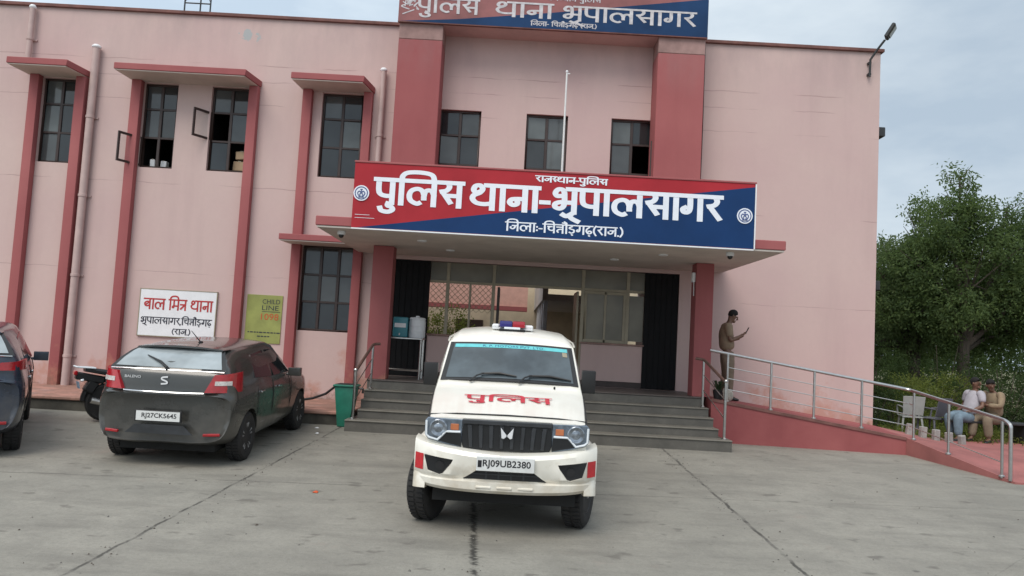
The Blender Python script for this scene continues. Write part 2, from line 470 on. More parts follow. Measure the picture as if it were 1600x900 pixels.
# ------------------------------------------------------------------ painted Devanagari strokes
D = 'danda'
def dn(x): return [(x, 1.0), (x, 0.0)]
GL = {   # width, headline (from,to) list, curves, straights ; baseline 0, headline 1
 'pa': (0.66, [(0, .66)], [[(.12, 1), (.12, .6), (.17, .4), (.34, .32), (.54, .33)]], [dn(.54)]),
 'tha': (0.80, [(.46, .80)], [[(.30, .72), (.20, .68), (.12, .78), (.17, .95), (.31, .98), (.38, .84), (.30, .68), (.13, .56), (.10, .40), (.22, .25), (.45, .21), (.68, .26)]], [dn(.68)]),
 'bha': (0.80, [(.46, .80)], [[(.26, .70), (.16, .70), (.11, .82), (.19, .97), (.33, .96), (.38, .80), (.38, .34), (.28, .18), (.13, .22), (.12, .36), (.26, .44), (.46, .44), (.68, .44)]], [dn(.68)]),
 'na': (0.66, [(0, .66)], [[(.54, .50), (.30, .50), (.14, .46), (.10, .33), (.20, .24), (.32, .30), (.31, .44)]], [dn(.54)]),
 'aa': (0.30, [(0, .30)], [], [dn(.18)]),
 'la': (0.98, [(0, .98)], [[(.86, .44), (.80, .60), (.70, .64), (.60, .58), (.56, .40), (.56, .26)], [(.56, .42), (.50, .60), (.36, .68), (.18, .60), (.11, .40), (.16, .18), (.34, .06), (.44, .10)]], [dn(.86)]),
 'sa': (0.78, [(0, .78)], [[(.30, 1), (.35, .84), (.27, .68), (.10, .62)]], [[(.14, .62), (.40, .16)], [(.26, .46), (.66, .46)], dn(.66)]),
 'sa_half': (0.46, [(0, .46)], [[(.24, 1), (.29, .84), (.22, .68), (.08, .62)]], [[(.12, .62), (.34, .16)], [(.22, .46), (.46, .46)]]),
 'ra': (0.50, [(0, .50)], [[(.30, 1), (.36, .82), (.28, .66), (.10, .60)]], [[(.14, .60), (.44, .08)]]),
 'ga': (0.74, [(0, .74)], [[(.30, 1), (.30, .50), (.24, .32), (.12, .32), (.09, .44), (.18, .52)]], [dn(.60)]),
 'ja': (0.78, [(0, .78)], [[(.46, .62), (.43, .38), (.28, .24), (.12, .32), (.12, .48)]], [[(.24, .62), (.66, .62)], dn(.66)]),
 'cha': (0.70, [(0, .70)], [[(.30, .74), (.16, .58), (.20, .38), (.38, .28), (.57, .36)]], [[(.08, .74), (.42, .74)], dn(.58)]),
 'ta': (0.66, [(0, .66)], [[(.54, .64), (.30, .64), (.14, .52), (.11, .34), (.22, .16)]], [dn(.54)]),
 'tta': (0.68, [(0, .68)], [[(.56, .46), (.32, .46), (.18, .36), (.14, .22), (.22, .10)]], [[(.10, .72), (.56, .72)], dn(.56)]),
 'tra': (0.66, [(0, .66)], [], [[(.08, .56), (.54, .56)], [(.50, .56), (.12, .12)], dn(.54)]),
 'ba': (0.68, [(0, .68)], [[(.56, .68), (.30, .72), (.10, .56), (.16, .34), (.36, .28), (.56, .40)]], [[(.18, .40), (.46, .62)], dn(.56)]),
 'ma': (0.72, [(0, .72)], [[(.20, 1), (.20, .36), (.13, .22), (.07, .30), (.16, .40)]], [[(.14, .40), (.60, .40)], dn(.60)]),
 'dda': (0.60, [(0, .60)], [[(.30, 1), (.30, .86), (.14, .76), (.12, .62), (.30, .54), (.46, .44), (.44, .20), (.24, .10), (.10, .20)]], []),
 'ddha': (0.60, [(0, .60)], [[(.30, 1), (.30, .86), (.13, .66), (.10, .36), (.26, .12), (.46, .22), (.45, .40), (.30, .44), (.24, .32)]], []),
 ' ': (0.34, [], [], []),
 '-': (0.34, [], [], [[(.05, .42), (.29, .42)]]),
 ':': (0.22, [], [], [[(.11, .66), (.11, .56)], [(.11, .26), (.11, .16)]]),
 '.': (0.20, [], [], [[(.10, .10), (.10, 0)]]),
 ',': (0.22, [], [], [[(.12, .08), (.06, -.10)]]),
 '(': (0.30, [], [[(.24, 1.08), (.10, .75), (.08, .35), (.24, -.06)]], []),
 ')': (0.30, [], [[(.06, 1.08), (.20, .75), (.22, .35), (.06, -.06)]], []),
}
def smooth_pts(p, k=6):
    out = []
    for i in range(len(p) - 1):
        p0, p1, p2, p3 = p[max(i - 1, 0)], p[i], p[i + 1], p[min(i + 2, len(p) - 1)]
        for j in range(k):
            t = j / k
            out.append(tuple(0.5 * (2 * p1[c] + (p2[c] - p0[c]) * t + (2 * p0[c] - 5 * p1[c] + 4 * p2[c] - p3[c]) * t * t
                                    + (3 * p1[c] - p0[c] - 3 * p2[c] + p3[c]) * t ** 3) for c in (0, 1)))
    out.append(p[-1])
    return out
def deva(seq):
    """glyph names (visual order) -> list of polylines in em units, total width.
    'i' = short i matra before its letter, suffix '_u' '_uu' = vowel signs below, '_dot' nukta, 'au' matra"""
    x = 0.0; st = []; heads = []
    i_wait = None
    for g in seq.split('|'):
        mods = []
        if g == 'i':
            st.append([(x + .16, 1.0), (x + .16, 0)]); heads.append((x, x + .32)); i_wait = x + .16; x += .30
            continue
        if g == 'au':
            st.append([(x + .16, 1.0), (x + .16, 0)]); heads.append((x, x + .30))
            st.append(smooth_pts([(x + .16, 1.0), (x + .06, 1.18), (x - .16, 1.24)])); st.append(smooth_pts([(x + .16, 1.0), (x + .16, 1.22), (x - .02, 1.38)]))
            x += .30
            continue
        if g != ' ' and '_' in g and g not in GL:
            g, *mods = g.split('_')
        wd, hd, cv, sg = GL[g]
        for a, b in hd: heads.append((x + a, x + b))
        for c in cv: st.append([(x + a, b) for a, b in smooth_pts(c)])
        for c in sg: st.append([(x + a, b) for a, b in c])
        xd = x + wd - .12
        for q in mods:
            if q == 'u': st.append(smooth_pts([(xd - .36, -.16), (xd - .30, -.30), (xd - .10, -.34), (xd + .04, -.24), (xd - .02, -.12), (xd - .12, -.08), (xd - .10, .04)]))
            if q == 'uu': st.append(smooth_pts([(xd - .34, -.06), (xd - .22, -.13), (xd - .08, -.04), (xd, 0.04)])); st.append(smooth_pts([(xd - .14, -.08), (xd - .05, -.22), (xd + .14, -.34)]))
            if q == 'dot': st.append([(x + wd / 2 - .01, -.08), (x + wd / 2 + .05, -.16)])
        if i_wait is not None:
            e = xd
            st.append(smooth_pts([(i_wait, 1.0), (i_wait + .02, 1.20), (i_wait + .18, 1.34), ((i_wait + e) / 2 + .08, 1.37), (e - .08, 1.28), (e, 1.0)]))
            i_wait = None
        x += wd
    # join the headline
    heads.sort(); jo = []
    for a, b in heads:
        if jo and a <= jo[-1][1] + 0.02: jo[-1][1] = max(jo[-1][1], b)
        else: jo.append([a, b])
    for a, b in jo: st.append([(a, 1.0), (b, 1.0)])
    return st, x
def ribbons(mb, polys, th, place, m=0, y_gap=0.0006):
    """flat brush strokes of width th; place(u, v, lift) -> 3D; every stroke sits a hair above the last"""
    for si, p in enumerate(polys):
        vs_ = []; fs = []
        n = len(p)
        for i in range(n):
            t = Vector((p[min(i + 1, n - 1)][0] - p[max(i - 1, 0)][0], p[min(i + 1, n - 1)][1] - p[max(i - 1, 0)][1]))
            if t.length < 1e-6: t = Vector((1, 0))
            t.normalize(); nn = Vector((-t.y, t.x)) * th / 2
            q = Vector(p[i])
            if i == 0: q = q - t * th * 0.30
            if i == n - 1: q = q + t * th * 0.30
            lift = (si % 7) * y_gap + 0.002 + y_gap * 0.9 * i / max(n - 1, 1)
            vs_ += [place(q.x + nn.x, q.y + nn.y, lift), place(q.x - nn.x, q.y - nn.y, lift)]
        for i in range(n - 1): fs.append((2 * i, 2 * i + 1, 2 * i + 3, 2 * i + 2))
        mb.add(vs_, fs, m)
def deva_line(mb, seq, x0, x1, z0, h, y, th=0.15, slope=0.0, m=0):
    """one line of lettering on a wall plane y (facing -Y) from x0 to x1, baseline z0, letter height h"""
    st, wd = deva(seq)
    sx = (x1 - x0) / wd
    ribbons(mb, [[(a, b) for a, b in p] for p in st], th, lambda u, v_, l: (x0 + u * sx, y - l, z0 + v_ * h), m)

def latin(txt, size, name='text', bold=0.0, width=None, world=None):
    """flat letters with the built-in font -> (verts, faces), lower left at the origin, scaled to width"""
    c = bpy.data.curves.new(name, 'FONT'); c.body = txt; c.size = size; c.offset = bold; c.resolution_u = 3
    o = bpy.data.objects.new(name, c); COL.objects.link(o)
    dg = bpy.context.evaluated_depsgraph_get(); dg.update()
    me = bpy.data.meshes.new_from_object(o.evaluated_get(dg))
    v = [tuple(p.co) for p in me.vertices]; f = [tuple(p.vertices) for p in me.polygons]
    bpy.data.objects.remove(o, do_unlink=True); bpy.data.meshes.remove(me); bpy.data.curves.remove(c)
    x0 = min(p[0] for p in v); x1 = max(p[0] for p in v); y0 = min(p[1] for p in v); y1 = max(p[1] for p in v)
    s = width / (x1 - x0) if width else 1.0
    hs = size / (y1 - y0)
    return [((p[0] - x0) * s, (p[1] - y0) * hs) for p in v], f
def latin_on(mb, txt, width, h, place, m=0, bold=0.0):
    v, f = latin(txt, h, bold=bold, width=width)
    mb.add([place(a, b) for a, b in v], f, m)

# ------------------------------------------------------------------ ground
def gz(y):                       # the yard rises gently towards the building
    return 0.047 * (max(min(y, 13.6), -12) - 8.1)
g = MB()
ys = [-60, -12, 0, 4, 6, 8, 10, 12, 13.0, 13.6, 16, 20, 40, 120, 600]
xs = [-600, -60, -20, -10, -5, 0, 5, 10, 20, 60, 600]
vv = [(x, y, gz(y) if y > -12 else gz(-12)) for y in ys for x in xs]
nx = len(xs)
g.add(vv, [(j * nx + i, j * nx + i + 1, (j + 1) * nx + i + 1, (j + 1) * nx + i) for j in range(len(ys) - 1) for i in range(nx - 1)])
tag(g.build('ground', 'yard', smooth=False), kind='structure')

# ------------------------------------------------------------------ police station
YF = 15.8
ST = thing('police_station', 'two-storey pink police station with red pillars, dark windows and a deep entrance porch', 'building', (0.6, YF, 0.25))

def wall_holes(mb, x0, x1, z0, z1, holes, y, depth=0.16):
    X = sorted({x0, x1, *[h[0] for h in holes], *[h[1] for h in holes]})
    Z = sorted({z0, z1, *[h[2] for h in holes], *[h[3] for h in holes]})
    X = [x for x in X if x0 <= x <= x1]; Z = [z for z in Z if z0 <= z <= z1]
    for i in range(len(X) - 1):
        for j in range(len(Z) - 1):
            cx, cz = (X[i] + X[i + 1]) / 2, (Z[j] + Z[j + 1]) / 2
            if any(h[0] < cx < h[1] and h[2] < cz < h[3] for h in holes): continue
            a, b, c, d = X[i], X[i + 1], Z[j], Z[j + 1]
            mb.add([(a, y, c), (b, y, c), (b, y, d), (a, y, d)], [(0, 1, 2, 3)])
            mb.add([(a, y + depth, c), (b, y + depth, c), (b, y + depth, d), (a, y + depth, d)], [(3, 2, 1, 0)])
    for a, b, c, d in holes:
        q = y + depth
        mb.add([(a, y, c), (b, y, c), (b, q, c), (a, q, c), (a, y, d), (b, y, d), (b, q, d), (a, q, d)],
               [(0, 1, 2, 3), (4, 7, 6, 5), (0, 3, 7, 4), (1, 5, 6, 2)])

# windows: x0,x1,z0,z1, kind
WIN = [(-10.05, -9.28, 5.06, 6.85, 'a'), (-7.92, -7.21, 5.06, 6.85, 'b'), (-6.50, -5.68, 5.06, 6.85, 'c'),
       (-4.18, -3.32, 5.06, 6.85, 'd'), (-4.37, -3.29, 1.86, 3.62, 'e'),
       (-1.71, -0.84, 5.0, 6.64, 'f'), (0.11, 0.98, 5.0, 6.64, 'f'), (1.89, 2.78, 5.0, 6.64, 'g')]
ENT = (-2.45, 3.45, 1.04, 3.44)
wb = MB()
wall_holes(wb, -17.0, 7.5, -0.2, 8.36, [q[:4] for q in WIN] + [ENT], YF)
# right flank, left flank, back of the front block, roof
wb.add([(7.5, YF, -0.2), (7.5, 21.0, -0.2), (7.5, 21.0, 8.36), (7.5, YF, 8.36)], [(0, 1, 2, 3)])
wb.add([(-17.0, YF, -0.2), (-17.0, 21.0, -0.2), (-17.0, 21.0, 8.36), (-17.0, YF, 8.36)], [(3, 2, 1, 0)])
wall_holes(wb, -17.0, 7.5, -0.2, 8.36, [(-2.45, 3.45, 1.04, 3.44)], 20.84)
wb.add([(-17.0, YF, 8.0), (7.5, YF, 8.0), (7.5, 21, 8.0), (-17.0, 21, 8.0)], [(0, 1, 2, 3)])
wb.build('wall', 'pink', ST, smooth=False, fix=False)
cp = MB()
cp.box(-17.05, 7.56, YF - 0.06, YF + 0.22, 8.36, 8.43)
cp.box(7.36, 7.56, YF + 0.22, 21.0, 8.36, 8.43)
cp.build('parapet_cap', 'cap', ST, bevel=0.008)
# entrance hall: floor, side walls, ceiling
hb = MB()
hb.box(-2.60, -2.45, YF + 0.16, 20.84, 1.04, 3.44); hb.box(3.45, 3.60, YF + 0.16, 20.84, 1.04, 3.44)
hb.box(-2.60, 3.60, YF + 0.16, 20.84, 3.44, 3.60)
hb.build('hall_lining', 'pink_plain', ST, smooth=False)
fl = MB(); fl.box(-2.60, 3.60, YF + 0.005, 21.0, 0.9, 1.036); fl.build('hall_floor', 'porch_floor', ST, smooth=False)

# red fins that run from the window hoods to the plinth
for x0, x1, zt, zb in [(-10.24, -10.05, 6.87, .48), (-9.28, -9.08, 6.87, .48), (-8.12, -7.92, 6.87, .48), (-5.68, -5.49, 6.87, .48),
                       (-4.56, -4.37, 6.87, .48), (-3.29, -3.11, 6.87, .48)]:
    b = MB(); b.box(x0, x1, YF - 0.16, YF - 0.001, zb, zt - 0.003); b.build('wall_fin', 'red', ST, bevel=0.012, seg=2)
def hood(x0, x1, z, th=0.13, d=0.72):
    b = MB(); b.prism([(x0, YF - d), (x1 - .10, YF - d), (x1, YF - .002), (x0 + .05, YF - .002)], 'z', z, z + th)
    o = b.build('window_hood', 'red_dark', ST, bevel=0.01)
    s = MB(); s.prism([(x0 + .02, YF - d + .02), (x1 - .125, YF - d + .02), (x1 - .03, YF - .005), (x0 + .07, YF - .005)], 'z', z - 0.018, z - 0.001); s.build('hood_soffit', 'soffit', o, smooth=False)
hood(-10.38, -9.06, 6.885); hood(-8.22, -5.47, 6.885); hood(-4.66, -3.09, 6.885); hood(-4.66, -3.0, 3.63, 0.12)

# windows
def window(x0, x1, z0, z1, kind):
    y = YF + 0.07
    fr = MB(); t = 0.045
    w_, h_ = x1 - x0, z1 - z0
    fr.box(x0, x0 + t, y, y + .06, z0, z1); fr.box(x1 - t, x1, y, y + .06, z0, z1)
    fr.box(x0 + t, x1 - t, y, y + .06, z0, z0 + t); fr.box(x0 + t, x1 - t, y, y + .06, z1 - t, z1)
    cols = [x0 + w_ * .5] if kind != 'e' else [x0 + w_ * .36, x0 + w_ * .70]
    rows = {'f': [.30, .68], 'g': [.30, .68], 'e': [.34, .66]}.get(kind, [.36, .70])
    for c in cols: fr.box(c - .03, c + .03, y + .002, y + .055, z0 + t, z1 - t)
    for r_ in rows:
        zz = z0 + h_ * r_
        fr.box(x0 + t, x1 - t, y + .004, y + .053, zz - .022, zz + .022)
    o = fr.build('window', 'frame', ST, bevel=0.006)
    X = [x0 + t] + cols + [x1 - t]; Z = [z0 + t] + [z0 + h_ * r_ for r_ in rows] + [z1 - t]
    g = MB(); k = 0
    rnd = random.Random(int(x0 * 100))
    skip = {'b': [(0, 0), (1, 0)], 'c': [(0, 1), (1, 0)], 'g': [(1, 0), (1, 1)]}.get(kind, [])
    for i in range(len(X) - 1):
        for j in range(len(Z) - 1):
            if (i, j) in skip: continue
            a = rnd.uniform(-.012, .012); b_ = rnd.uniform(-.010, .010)
            q = [(X[i], y + .03 + a, Z[j]), (X[i + 1], y + .03 - a, Z[j] + 0), (X[i + 1], y + .03 - a + b_, Z[j + 1]), (X[i], y + .03 + a + b_, Z[j + 1])]
            g.add(q, [(0, 1, 2, 3)], rnd.choice((0, 0, 0, 1, 1, 2)) if j else rnd.choice((0, 0, 1)))
    g.build('pane', ['pane', 'pane_light', 'pane_curtain'], o, smooth=False, fix=False)
    # dark room behind
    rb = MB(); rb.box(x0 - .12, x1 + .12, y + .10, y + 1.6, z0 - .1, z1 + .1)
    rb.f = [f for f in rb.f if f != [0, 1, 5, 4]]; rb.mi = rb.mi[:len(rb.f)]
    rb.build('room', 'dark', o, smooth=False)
    def sash(hx, za, zb, wd, ang, side):
        s = MB()
        d = Vector((side * math.cos(R(ang)), -math.sin(R(ang)), 0))
        p0 = Vector((hx, y - .005, 0)); n = Vector((d.y, -d.x, 0)) * .018
        def bar(u0, u1, a, b):
            A = p0 + d * u0; B = p0 + d * u1
            s.add([A - n + Vector((0, 0, a)), B - n + Vector((0, 0, a)), B + n + Vector((0, 0, a)), A + n + Vector((0, 0, a)),
                   A - n + Vector((0, 0, b)), B - n + Vector((0, 0, b)), B + n + Vector((0, 0, b)), A + n + Vector((0, 0, b))],
                  [(0, 1, 2, 3), (7, 6, 5, 4), (0, 4, 5, 1), (1, 5, 6, 2), (2, 6, 7, 3), (3, 7, 4, 0)])
        bar(0, .04, za, zb); bar(wd - .04, wd, za, zb); bar(.04, wd - .04, za, za + .045); bar(.04, wd - .04, zb - .045, zb)
        so = s.build('open_sash', 'frame', o)
        gl = MB(); A = p0 + d * .04; B = p0 + d * (wd - .04)
        gl.add([(A.x, A.y, za + .045), (B.x, B.y, za + .045), (B.x, B.y, zb - .045), (A.x, A.y, zb - .045)], [(0, 1, 2, 3)])
        # glazing hangs in the sash frame
        gl.build('sash_glass', 'sash_glass', o, smooth=False)
    if kind == 'b': sash(x0 + .01, z0 + .03, z0 + h_ * .36, .54, 62, -1)
    if kind == 'c': sash(x0, z0 + h_ * .37, z0 + h_ * .70, .42, 58, -1)
    if kind == 'g': sash(x1 - .02, z0 + .03, z0 + h_ * .68, .40, 80, -1)
sg = NT('clear_sash_glass'); sg.color((0.8, 0.85, 0.85)); sg.b.inputs['Transmission Weight'].default_value = 1.0; sg.b.inputs['IOR'].default_value = 1.1
M['sash_glass'] = sg.done(0.03)
for q in WIN: window(*q)

# front pilasters and the lintel that carries the upper board
for x0, x1 in ((-2.57, -1.68), (2.70, 3.65)):
    b = MB(); b.box(x0, x1, YF - 0.62, YF - 0.001, 0.5 if False else 3.70, 7.86); b.build('pilaster', 'red', ST, bevel=0.012)
    b = MB(); b.box(x0, x1, YF - 0.62, YF - 0.001, 7.863, 8.20); b.build('pilaster_head', 'weathered', ST, bevel=0.01)
b = MB(); b.box(-2.57, 3.65, YF - 0.62, YF + 0.5, 8.203, 9.05); b.build('lintel', 'pink_plain', ST, bevel=0.01)

# plinth ledge along the left wing
b = MB(); b.box(-17.0, -2.70, 13.42, YF - .002, 0.43, 0.49); b.build('plinth_ledge', 'ledge', ST, bevel=0.015)
b = MB(); b.box(-17.0, -2.70, 13.46, YF - .002, -0.1, 0.427); b.build('plinth_base', 'mossy', ST, smooth=False)

# steps and porch floor
def step(x0, x1, y0, z0, z1):
    b = MB(); b.box(x0, x1, y0 + .02, YF - .003, z0, z1 - .028); o = b.build('step', 'tread', ST, smooth=False)
    n = MB(); n.box(x0 - .005, x1 + .005, y0, y0 + .34 if z1 < 1.03 else YF - .003, z1 - .026, z1); n.build('step_slab', 'nosing' if z1 < 1.03 else 'porch_floor', o, bevel=0.008)
step(-2.66, 3.80, 12.90, 0.0, 0.42)
for k in range(1, 5):
    step(-2.50 - .012 * k, 3.66 - .012 * k, 12.90 + .30 * k, 0.42 + .15 * (k - 1) + .001, 0.42 + .15 * k + (.02 if k == 4 else 0))
# columns
for x0, x1 in ((-2.62, -2.24), (3.42, 3.75)):
    b = MB(); b.box(x0, x1, 14.25, 14.62, 1.041, 3.515); o = b.build('porch_column', 'red', ST, bevel=0.012, seg=2)
# canopy
b = MB(); b.box(-3.19, 4.33, 12.16, YF - .003, 3.55, 3.70); o = b.build('porch_canopy', 'red_dark', ST, bevel=0.01)
b = MB(); b.box(-3.17, 4.31, 12.18, YF - .006, 3.52, 3.548); s = b.build('porch_soffit', 'soffit', o, smooth=False)
for x, y in ((-1.6, 13.2), (-1.2, 14.4), (1.9, 14.4), (2.6, 13.3)):
    b = MB(); b.lathe([(0.0, 3.497), (.075, 3.497), (.085, 3.505), (.085, 3.519)], (x, y, 0), n=20); b.build('ceiling_light', 'white', o)
# entrance screen: dado walls, posts, transom, panes, dark door leaves
YS = YF + 0.06
for x0, x1 in ((-1.70, -0.40), (1.48, 2.75)):
    b = MB(); b.box(x0, x1, YS, YS + .12, 1.16, 1.90); b.build('dado_wall', 'pink_plain', ST, bevel=0.006)
    b = MB(); b.box(x0, x1, YS - .01, YS + .12, 1.04, 1.158); b.build('skirting', 'frame', ST, smooth=False)
    b = MB(); b.box(x0 - .02, x1 + .02, YS - .03, YS + .14, 1.902, 1.94); b.build('window_sill', 'steel_brown', ST, bevel=0.004)
scr = MB()
for x in (-1.33, -0.38, 1.475, 2.41): scr.box(x - .035, x + .035, YS + .02, YS + .08, 1.94 if abs(x - .55) > 1 else 1.04, 3.43)
scr.box(-1.70, 2.75, YS + .022, YS + .078, 3.00, 3.055)
for x in (-.86, 1.95): scr.box(x - .022, x + .022, YS + .025, YS + .07, 1.94, 3.0)
scr.box(1.51, 2.375, YS + .025, YS + .075, 1.942, 2.0); scr.box(1.51, 2.375, YS + .025, YS + .075, 2.94, 2.998)
scr.box(1.51, 1.57, YS + .025, YS + .075, 2.0, 2.94); scr.box(2.32, 2.374, YS + .025, YS + .075, 2.0, 2.94)
so = scr.build('entrance_screen', 'alu', ST, bevel=0.004)
b = MB()
for x0, x1 in ((-1.70, -1.365), (-1.295, -.415), (-.345, 1.44), (1.51, 2.375), (2.445, 2.75)):
    b.add([(x0, YS + .05, 3.055), (x1, YS + .05, 3.055), (x1, YS + .05, 3.43), (x0, YS + .05, 3.43)], [(0, 1, 2, 3)])
for x0, x1 in ((1.57, 1.928), (1.972, 2.32), (2.445, 2.75)):
    b.add([(x0, YS + .05, 2.0), (x1, YS + .05, 2.0), (x1, YS + .05, 2.94), (x0, YS + .05, 2.94)], [(0, 1, 2, 3)])
b.build('dusty_pane', 'pane_dusty', so, smooth=False, fix=False)
# diamond grille in the left lights
b = MB()
for x0, x1 in ((-1.69, -1.365), (-1.295, -.88), (-.84, -.415)):
    z0, z1 = 2.42, 3.0; s = .085; k = 0
    for sgn in (1, -1):
        c = -3.0
        while c < 3.0:
            # line z = z0 + sgn*(x-x0) + c  clipped to the rectangle
            pts = []
            for xx in (x0, x1):
                zz = z0 + sgn * (xx - x0) + c
                if z0 <= zz <= z1: pts.append((xx, zz))
            for zz in (z0, z1):
                xx = x0 + (zz - z0 - c) / sgn
                if x0 < xx < x1: pts.append((xx, zz))
            if len(pts) >= 2: b.tube([(pts[0][0], YS + .05, pts[0][1]), (pts[1][0], YS + .05, pts[1][1])], .005, 4)
            c += s * 1.41
b.build('window_grille', 'alu', so)
# dark door leaves either side
for x0, x1 in ((-2.45, -1.70), (2.75, 3.45)):
    b = MB(); b.box(x0 + .005, x1 - .005, YS - .02, YS + .06, 1.045, 3.43)
    for k in range(1, 6): b.box(x0 + (x1 - x0) * k / 6 - .008, x0 + (x1 - x0) * k / 6 + .008, YS - .032, YS - .018, 1.06, 3.41)
    b.build('door_leaf', 'shutter', ST)
# open inner door leaf + thin bright posts in the doorway
b = MB(); b.box(-.30, -.25, YS + .1, YS + .75, 1.05, 2.98); b.build('inner_door', 'frame', ST)
b = MB(); b.box(1.36, 1.40, YS + .1, YS + .9, 1.05, 2.98); b.build('inner_door', 'alu', ST)
# wires and cable on the front
b = MB(); b.tube([(3.79, YF - .012, 8.36), (3.80, YF - .012, 6.5), (3.795, YF - .012, 5.2), (3.79, YF - .012, 3.6)], .009, 5); b.build('wall_cable', 'black', ST)

# courtyard wing behind, seen through the entrance
CW = thing('courtyard_wing', 'low pink rear wing round the courtyard, seen through the glazed entrance', 'building', (0, 27.0, 0.6))
M['sign_orange'] = simple('orange_red_paint', (0.50, 0.08, 0.02), 0.6)
M['pink_court'] = simple('courtyard_pink', (0.60, 0.36, 0.30), 0.8, var=0.1)
M['court_wall'] = simple('courtyard_wall', (0.56, 0.49, 0.36), 0.8, var=0.15, scale=2)
b = MB(); b.box(-9.0, 0.55, 26.0, 26.3, 3.05, 5.6); b.build('fascia', 'pink_court', CW, smooth=False)
b = MB(); b.box(-9.0, 0.55, 25.9, 26.3, 2.9, 3.04); b.build('eaves', 'red_dark', CW, smooth=False)
b = MB(); b.box(-9.0, 9.0, 28.4, 28.6, 0.2, 4.9); b.build('wall', 'court_wall', CW, smooth=False)
b = MB(); b.box(-9.0, 9.0, 21.0, 28.4, 0.3, 0.75); b.build('floor', 'porch_floor', CW, smooth=False)
b = MB(); b.box(0.85, 3.8, 21.0, 28.4, 3.05, 3.22); b.box(0.85, 1.0, 21.0, 28.4, 3.221, 3.9); b.build('corridor_roof', 'soffit', CW, smooth=False)
b = MB(); b.box(2.6, 2.8, 21.0, 28.4, .75, 3.05); b.build('corridor_wall', 'court_wall', CW, smooth=False)
for y in (21.4, 22.6, 23.8, 25.0, 26.2):
    b = MB(); b.box(.90, 1.02, y, y + .12, .75, 3.05); b.build('corridor_post', 'white', CW, bevel=.006)
for y in (21.6, 23.6, 25.6):
    b = MB(); b.box(2.57, 2.605, y, y + 1.0, .76, 2.7); b.build('corridor_door', 'frame', CW)
for x in (-6.0, -4.0, -2.0):
    b = MB(); b.box(x, x + 1.0, 28.36, 28.42, .75, 2.6); b.build('rear_door', 'frame', CW)

# ------------------------------------------------------------------ boards and notices
def emblem(parent, x, z, r, y):
    b = MB(); b.lathe([(0, 0), (r, 0), (r, .012), (0, .012)], (x, y - .012, z), axis='y', n=28); o = b.build('emblem', 'lettering', parent)
    e = MB()
    polys = [[(r * .78 * math.cos(a), r * .78 * math.sin(a)) for a in [PI * 2 * k / 24 for k in range(25)]]]
    polys += [smooth_pts([(-.28 * r, .25 * r), (-.46 * r, .0), (-.34 * r, -.30 * r), (-.10 * r, -.38 * r)]),
              smooth_pts([(.28 * r, .25 * r), (.46 * r, .0), (.34 * r, -.30 * r), (.10 * r, -.38 * r)]),
              smooth_pts([(-.22 * r, .22 * r), (-.05 * r, .05 * r), (-.20 * r, -.2 * r)]), smooth_pts([(.22 * r, .22 * r), (.05 * r, .05 * r), (.20 * r, -.2 * r)]),
              [(0, .42 * r), (0, .1 * r)], [(-.32 * r, -.52 * r), (.32 * r, -.52 * r)], [(-.12 * r, .46 * r), (.12 * r, .46 * r)]]
    ribbons(e, polys, r * .13, lambda u, v_, l: (x + u, y - .012 - l, z + v_))
    e.build('emblem_figure', 'blue_ink', o, smooth=False, fix=False)

SB = thing('entrance_signboard', 'large red and blue board with white Hindi lettering and two round emblems above the porch', 'sign', (0.6, 12.12, 3.53))
x0, x1, z0, z1 = -2.61, 3.80, 3.535, 4.585; yb = 12.12
b = MB(); b.box(x0, x1, yb + .003, yb + .045, z0, z1); so = b.build('board', 'sign_red', SB, bevel=.004)
b = MB(); b.prism([(x0 + .10, z0 + .004), (x1 - .002, z0 + .004), (x1 - .002, z1 - .05)], 'y', yb, yb + .0028)
b.build('blue_field', 'sign_blue', SB, smooth=False)
b = MB(); b.box(x0 - .01, x1 + .02, yb - .01, yb + .06, z1, z1 + .03); b.build('top_rail', 'red_dark', SB, bevel=.005)
b = MB(); b.box(x1 + .001, x1 + .02, yb - .004, yb + .06, z0, z1 - .002); b.box(x0, x1, yb - .006, yb + .05, z0 - .022, z0 - .002); b.build('edge_strip', 'white', SB, smooth=False)
b = MB()
for k in range(9):
    xx = x0 + .3 + k * .73
    b.tube([(xx, yb + .05, z0 + .15), (xx, yb + .55, z0 + .18)], .015, 5)
    b.tube([(xx, yb + .05, z1 - .1), (xx, yb + .60, z0 + .18)], .015, 5)
b.build('rear_bracket', 'steel_brown', SB)
b = MB()
deva_line(b, 'pa_u|i|la|sa', -2.27, -.86, 3.945, .385, yb, .172)
deva_line(b, 'tha|aa|na|aa|-', -.76, .54, 3.940, .385, yb, .172)
deva_line(b, 'bha_uu|pa|aa|la|sa|aa|ga|ra', .55, 3.27, 3.950, .385, yb, .172)
deva_line(b, 'ra|aa|ja|sa_half|tha|aa|na|-|pa_u|i|la|sa', .28, 1.43, 4.432, .092, yb, .17)
deva_line(b, 'ja|', 0, 1, 0, 0.0001, yb) if False else None
deva_line(b, 'i|ja|la|aa|:|-|i|cha|tta|au|dda_dot|ga|ddha_dot|(|ra|aa|ja|.|)', -.16, 1.72, 3.620, .135, yb, .14)
b.build('lettering', 'lettering', SB, smooth=False, fix=False)
emblem(SB, -2.48, 4.09, .125, yb); emblem(SB, 3.64, 4.06, .125, yb)
b = MB()
for k, (a, c) in enumerate(((.05, .28), (.05, .36))): ribbons(b, [[(x0 + a, z0 + .21 - k * .05), (x0 + c, z0 + .21 - k * .05)]], .006, lambda u, v_, l: (u, yb - l, v_))
b.build('small_print', 'lettering', SB, smooth=False, fix=False)

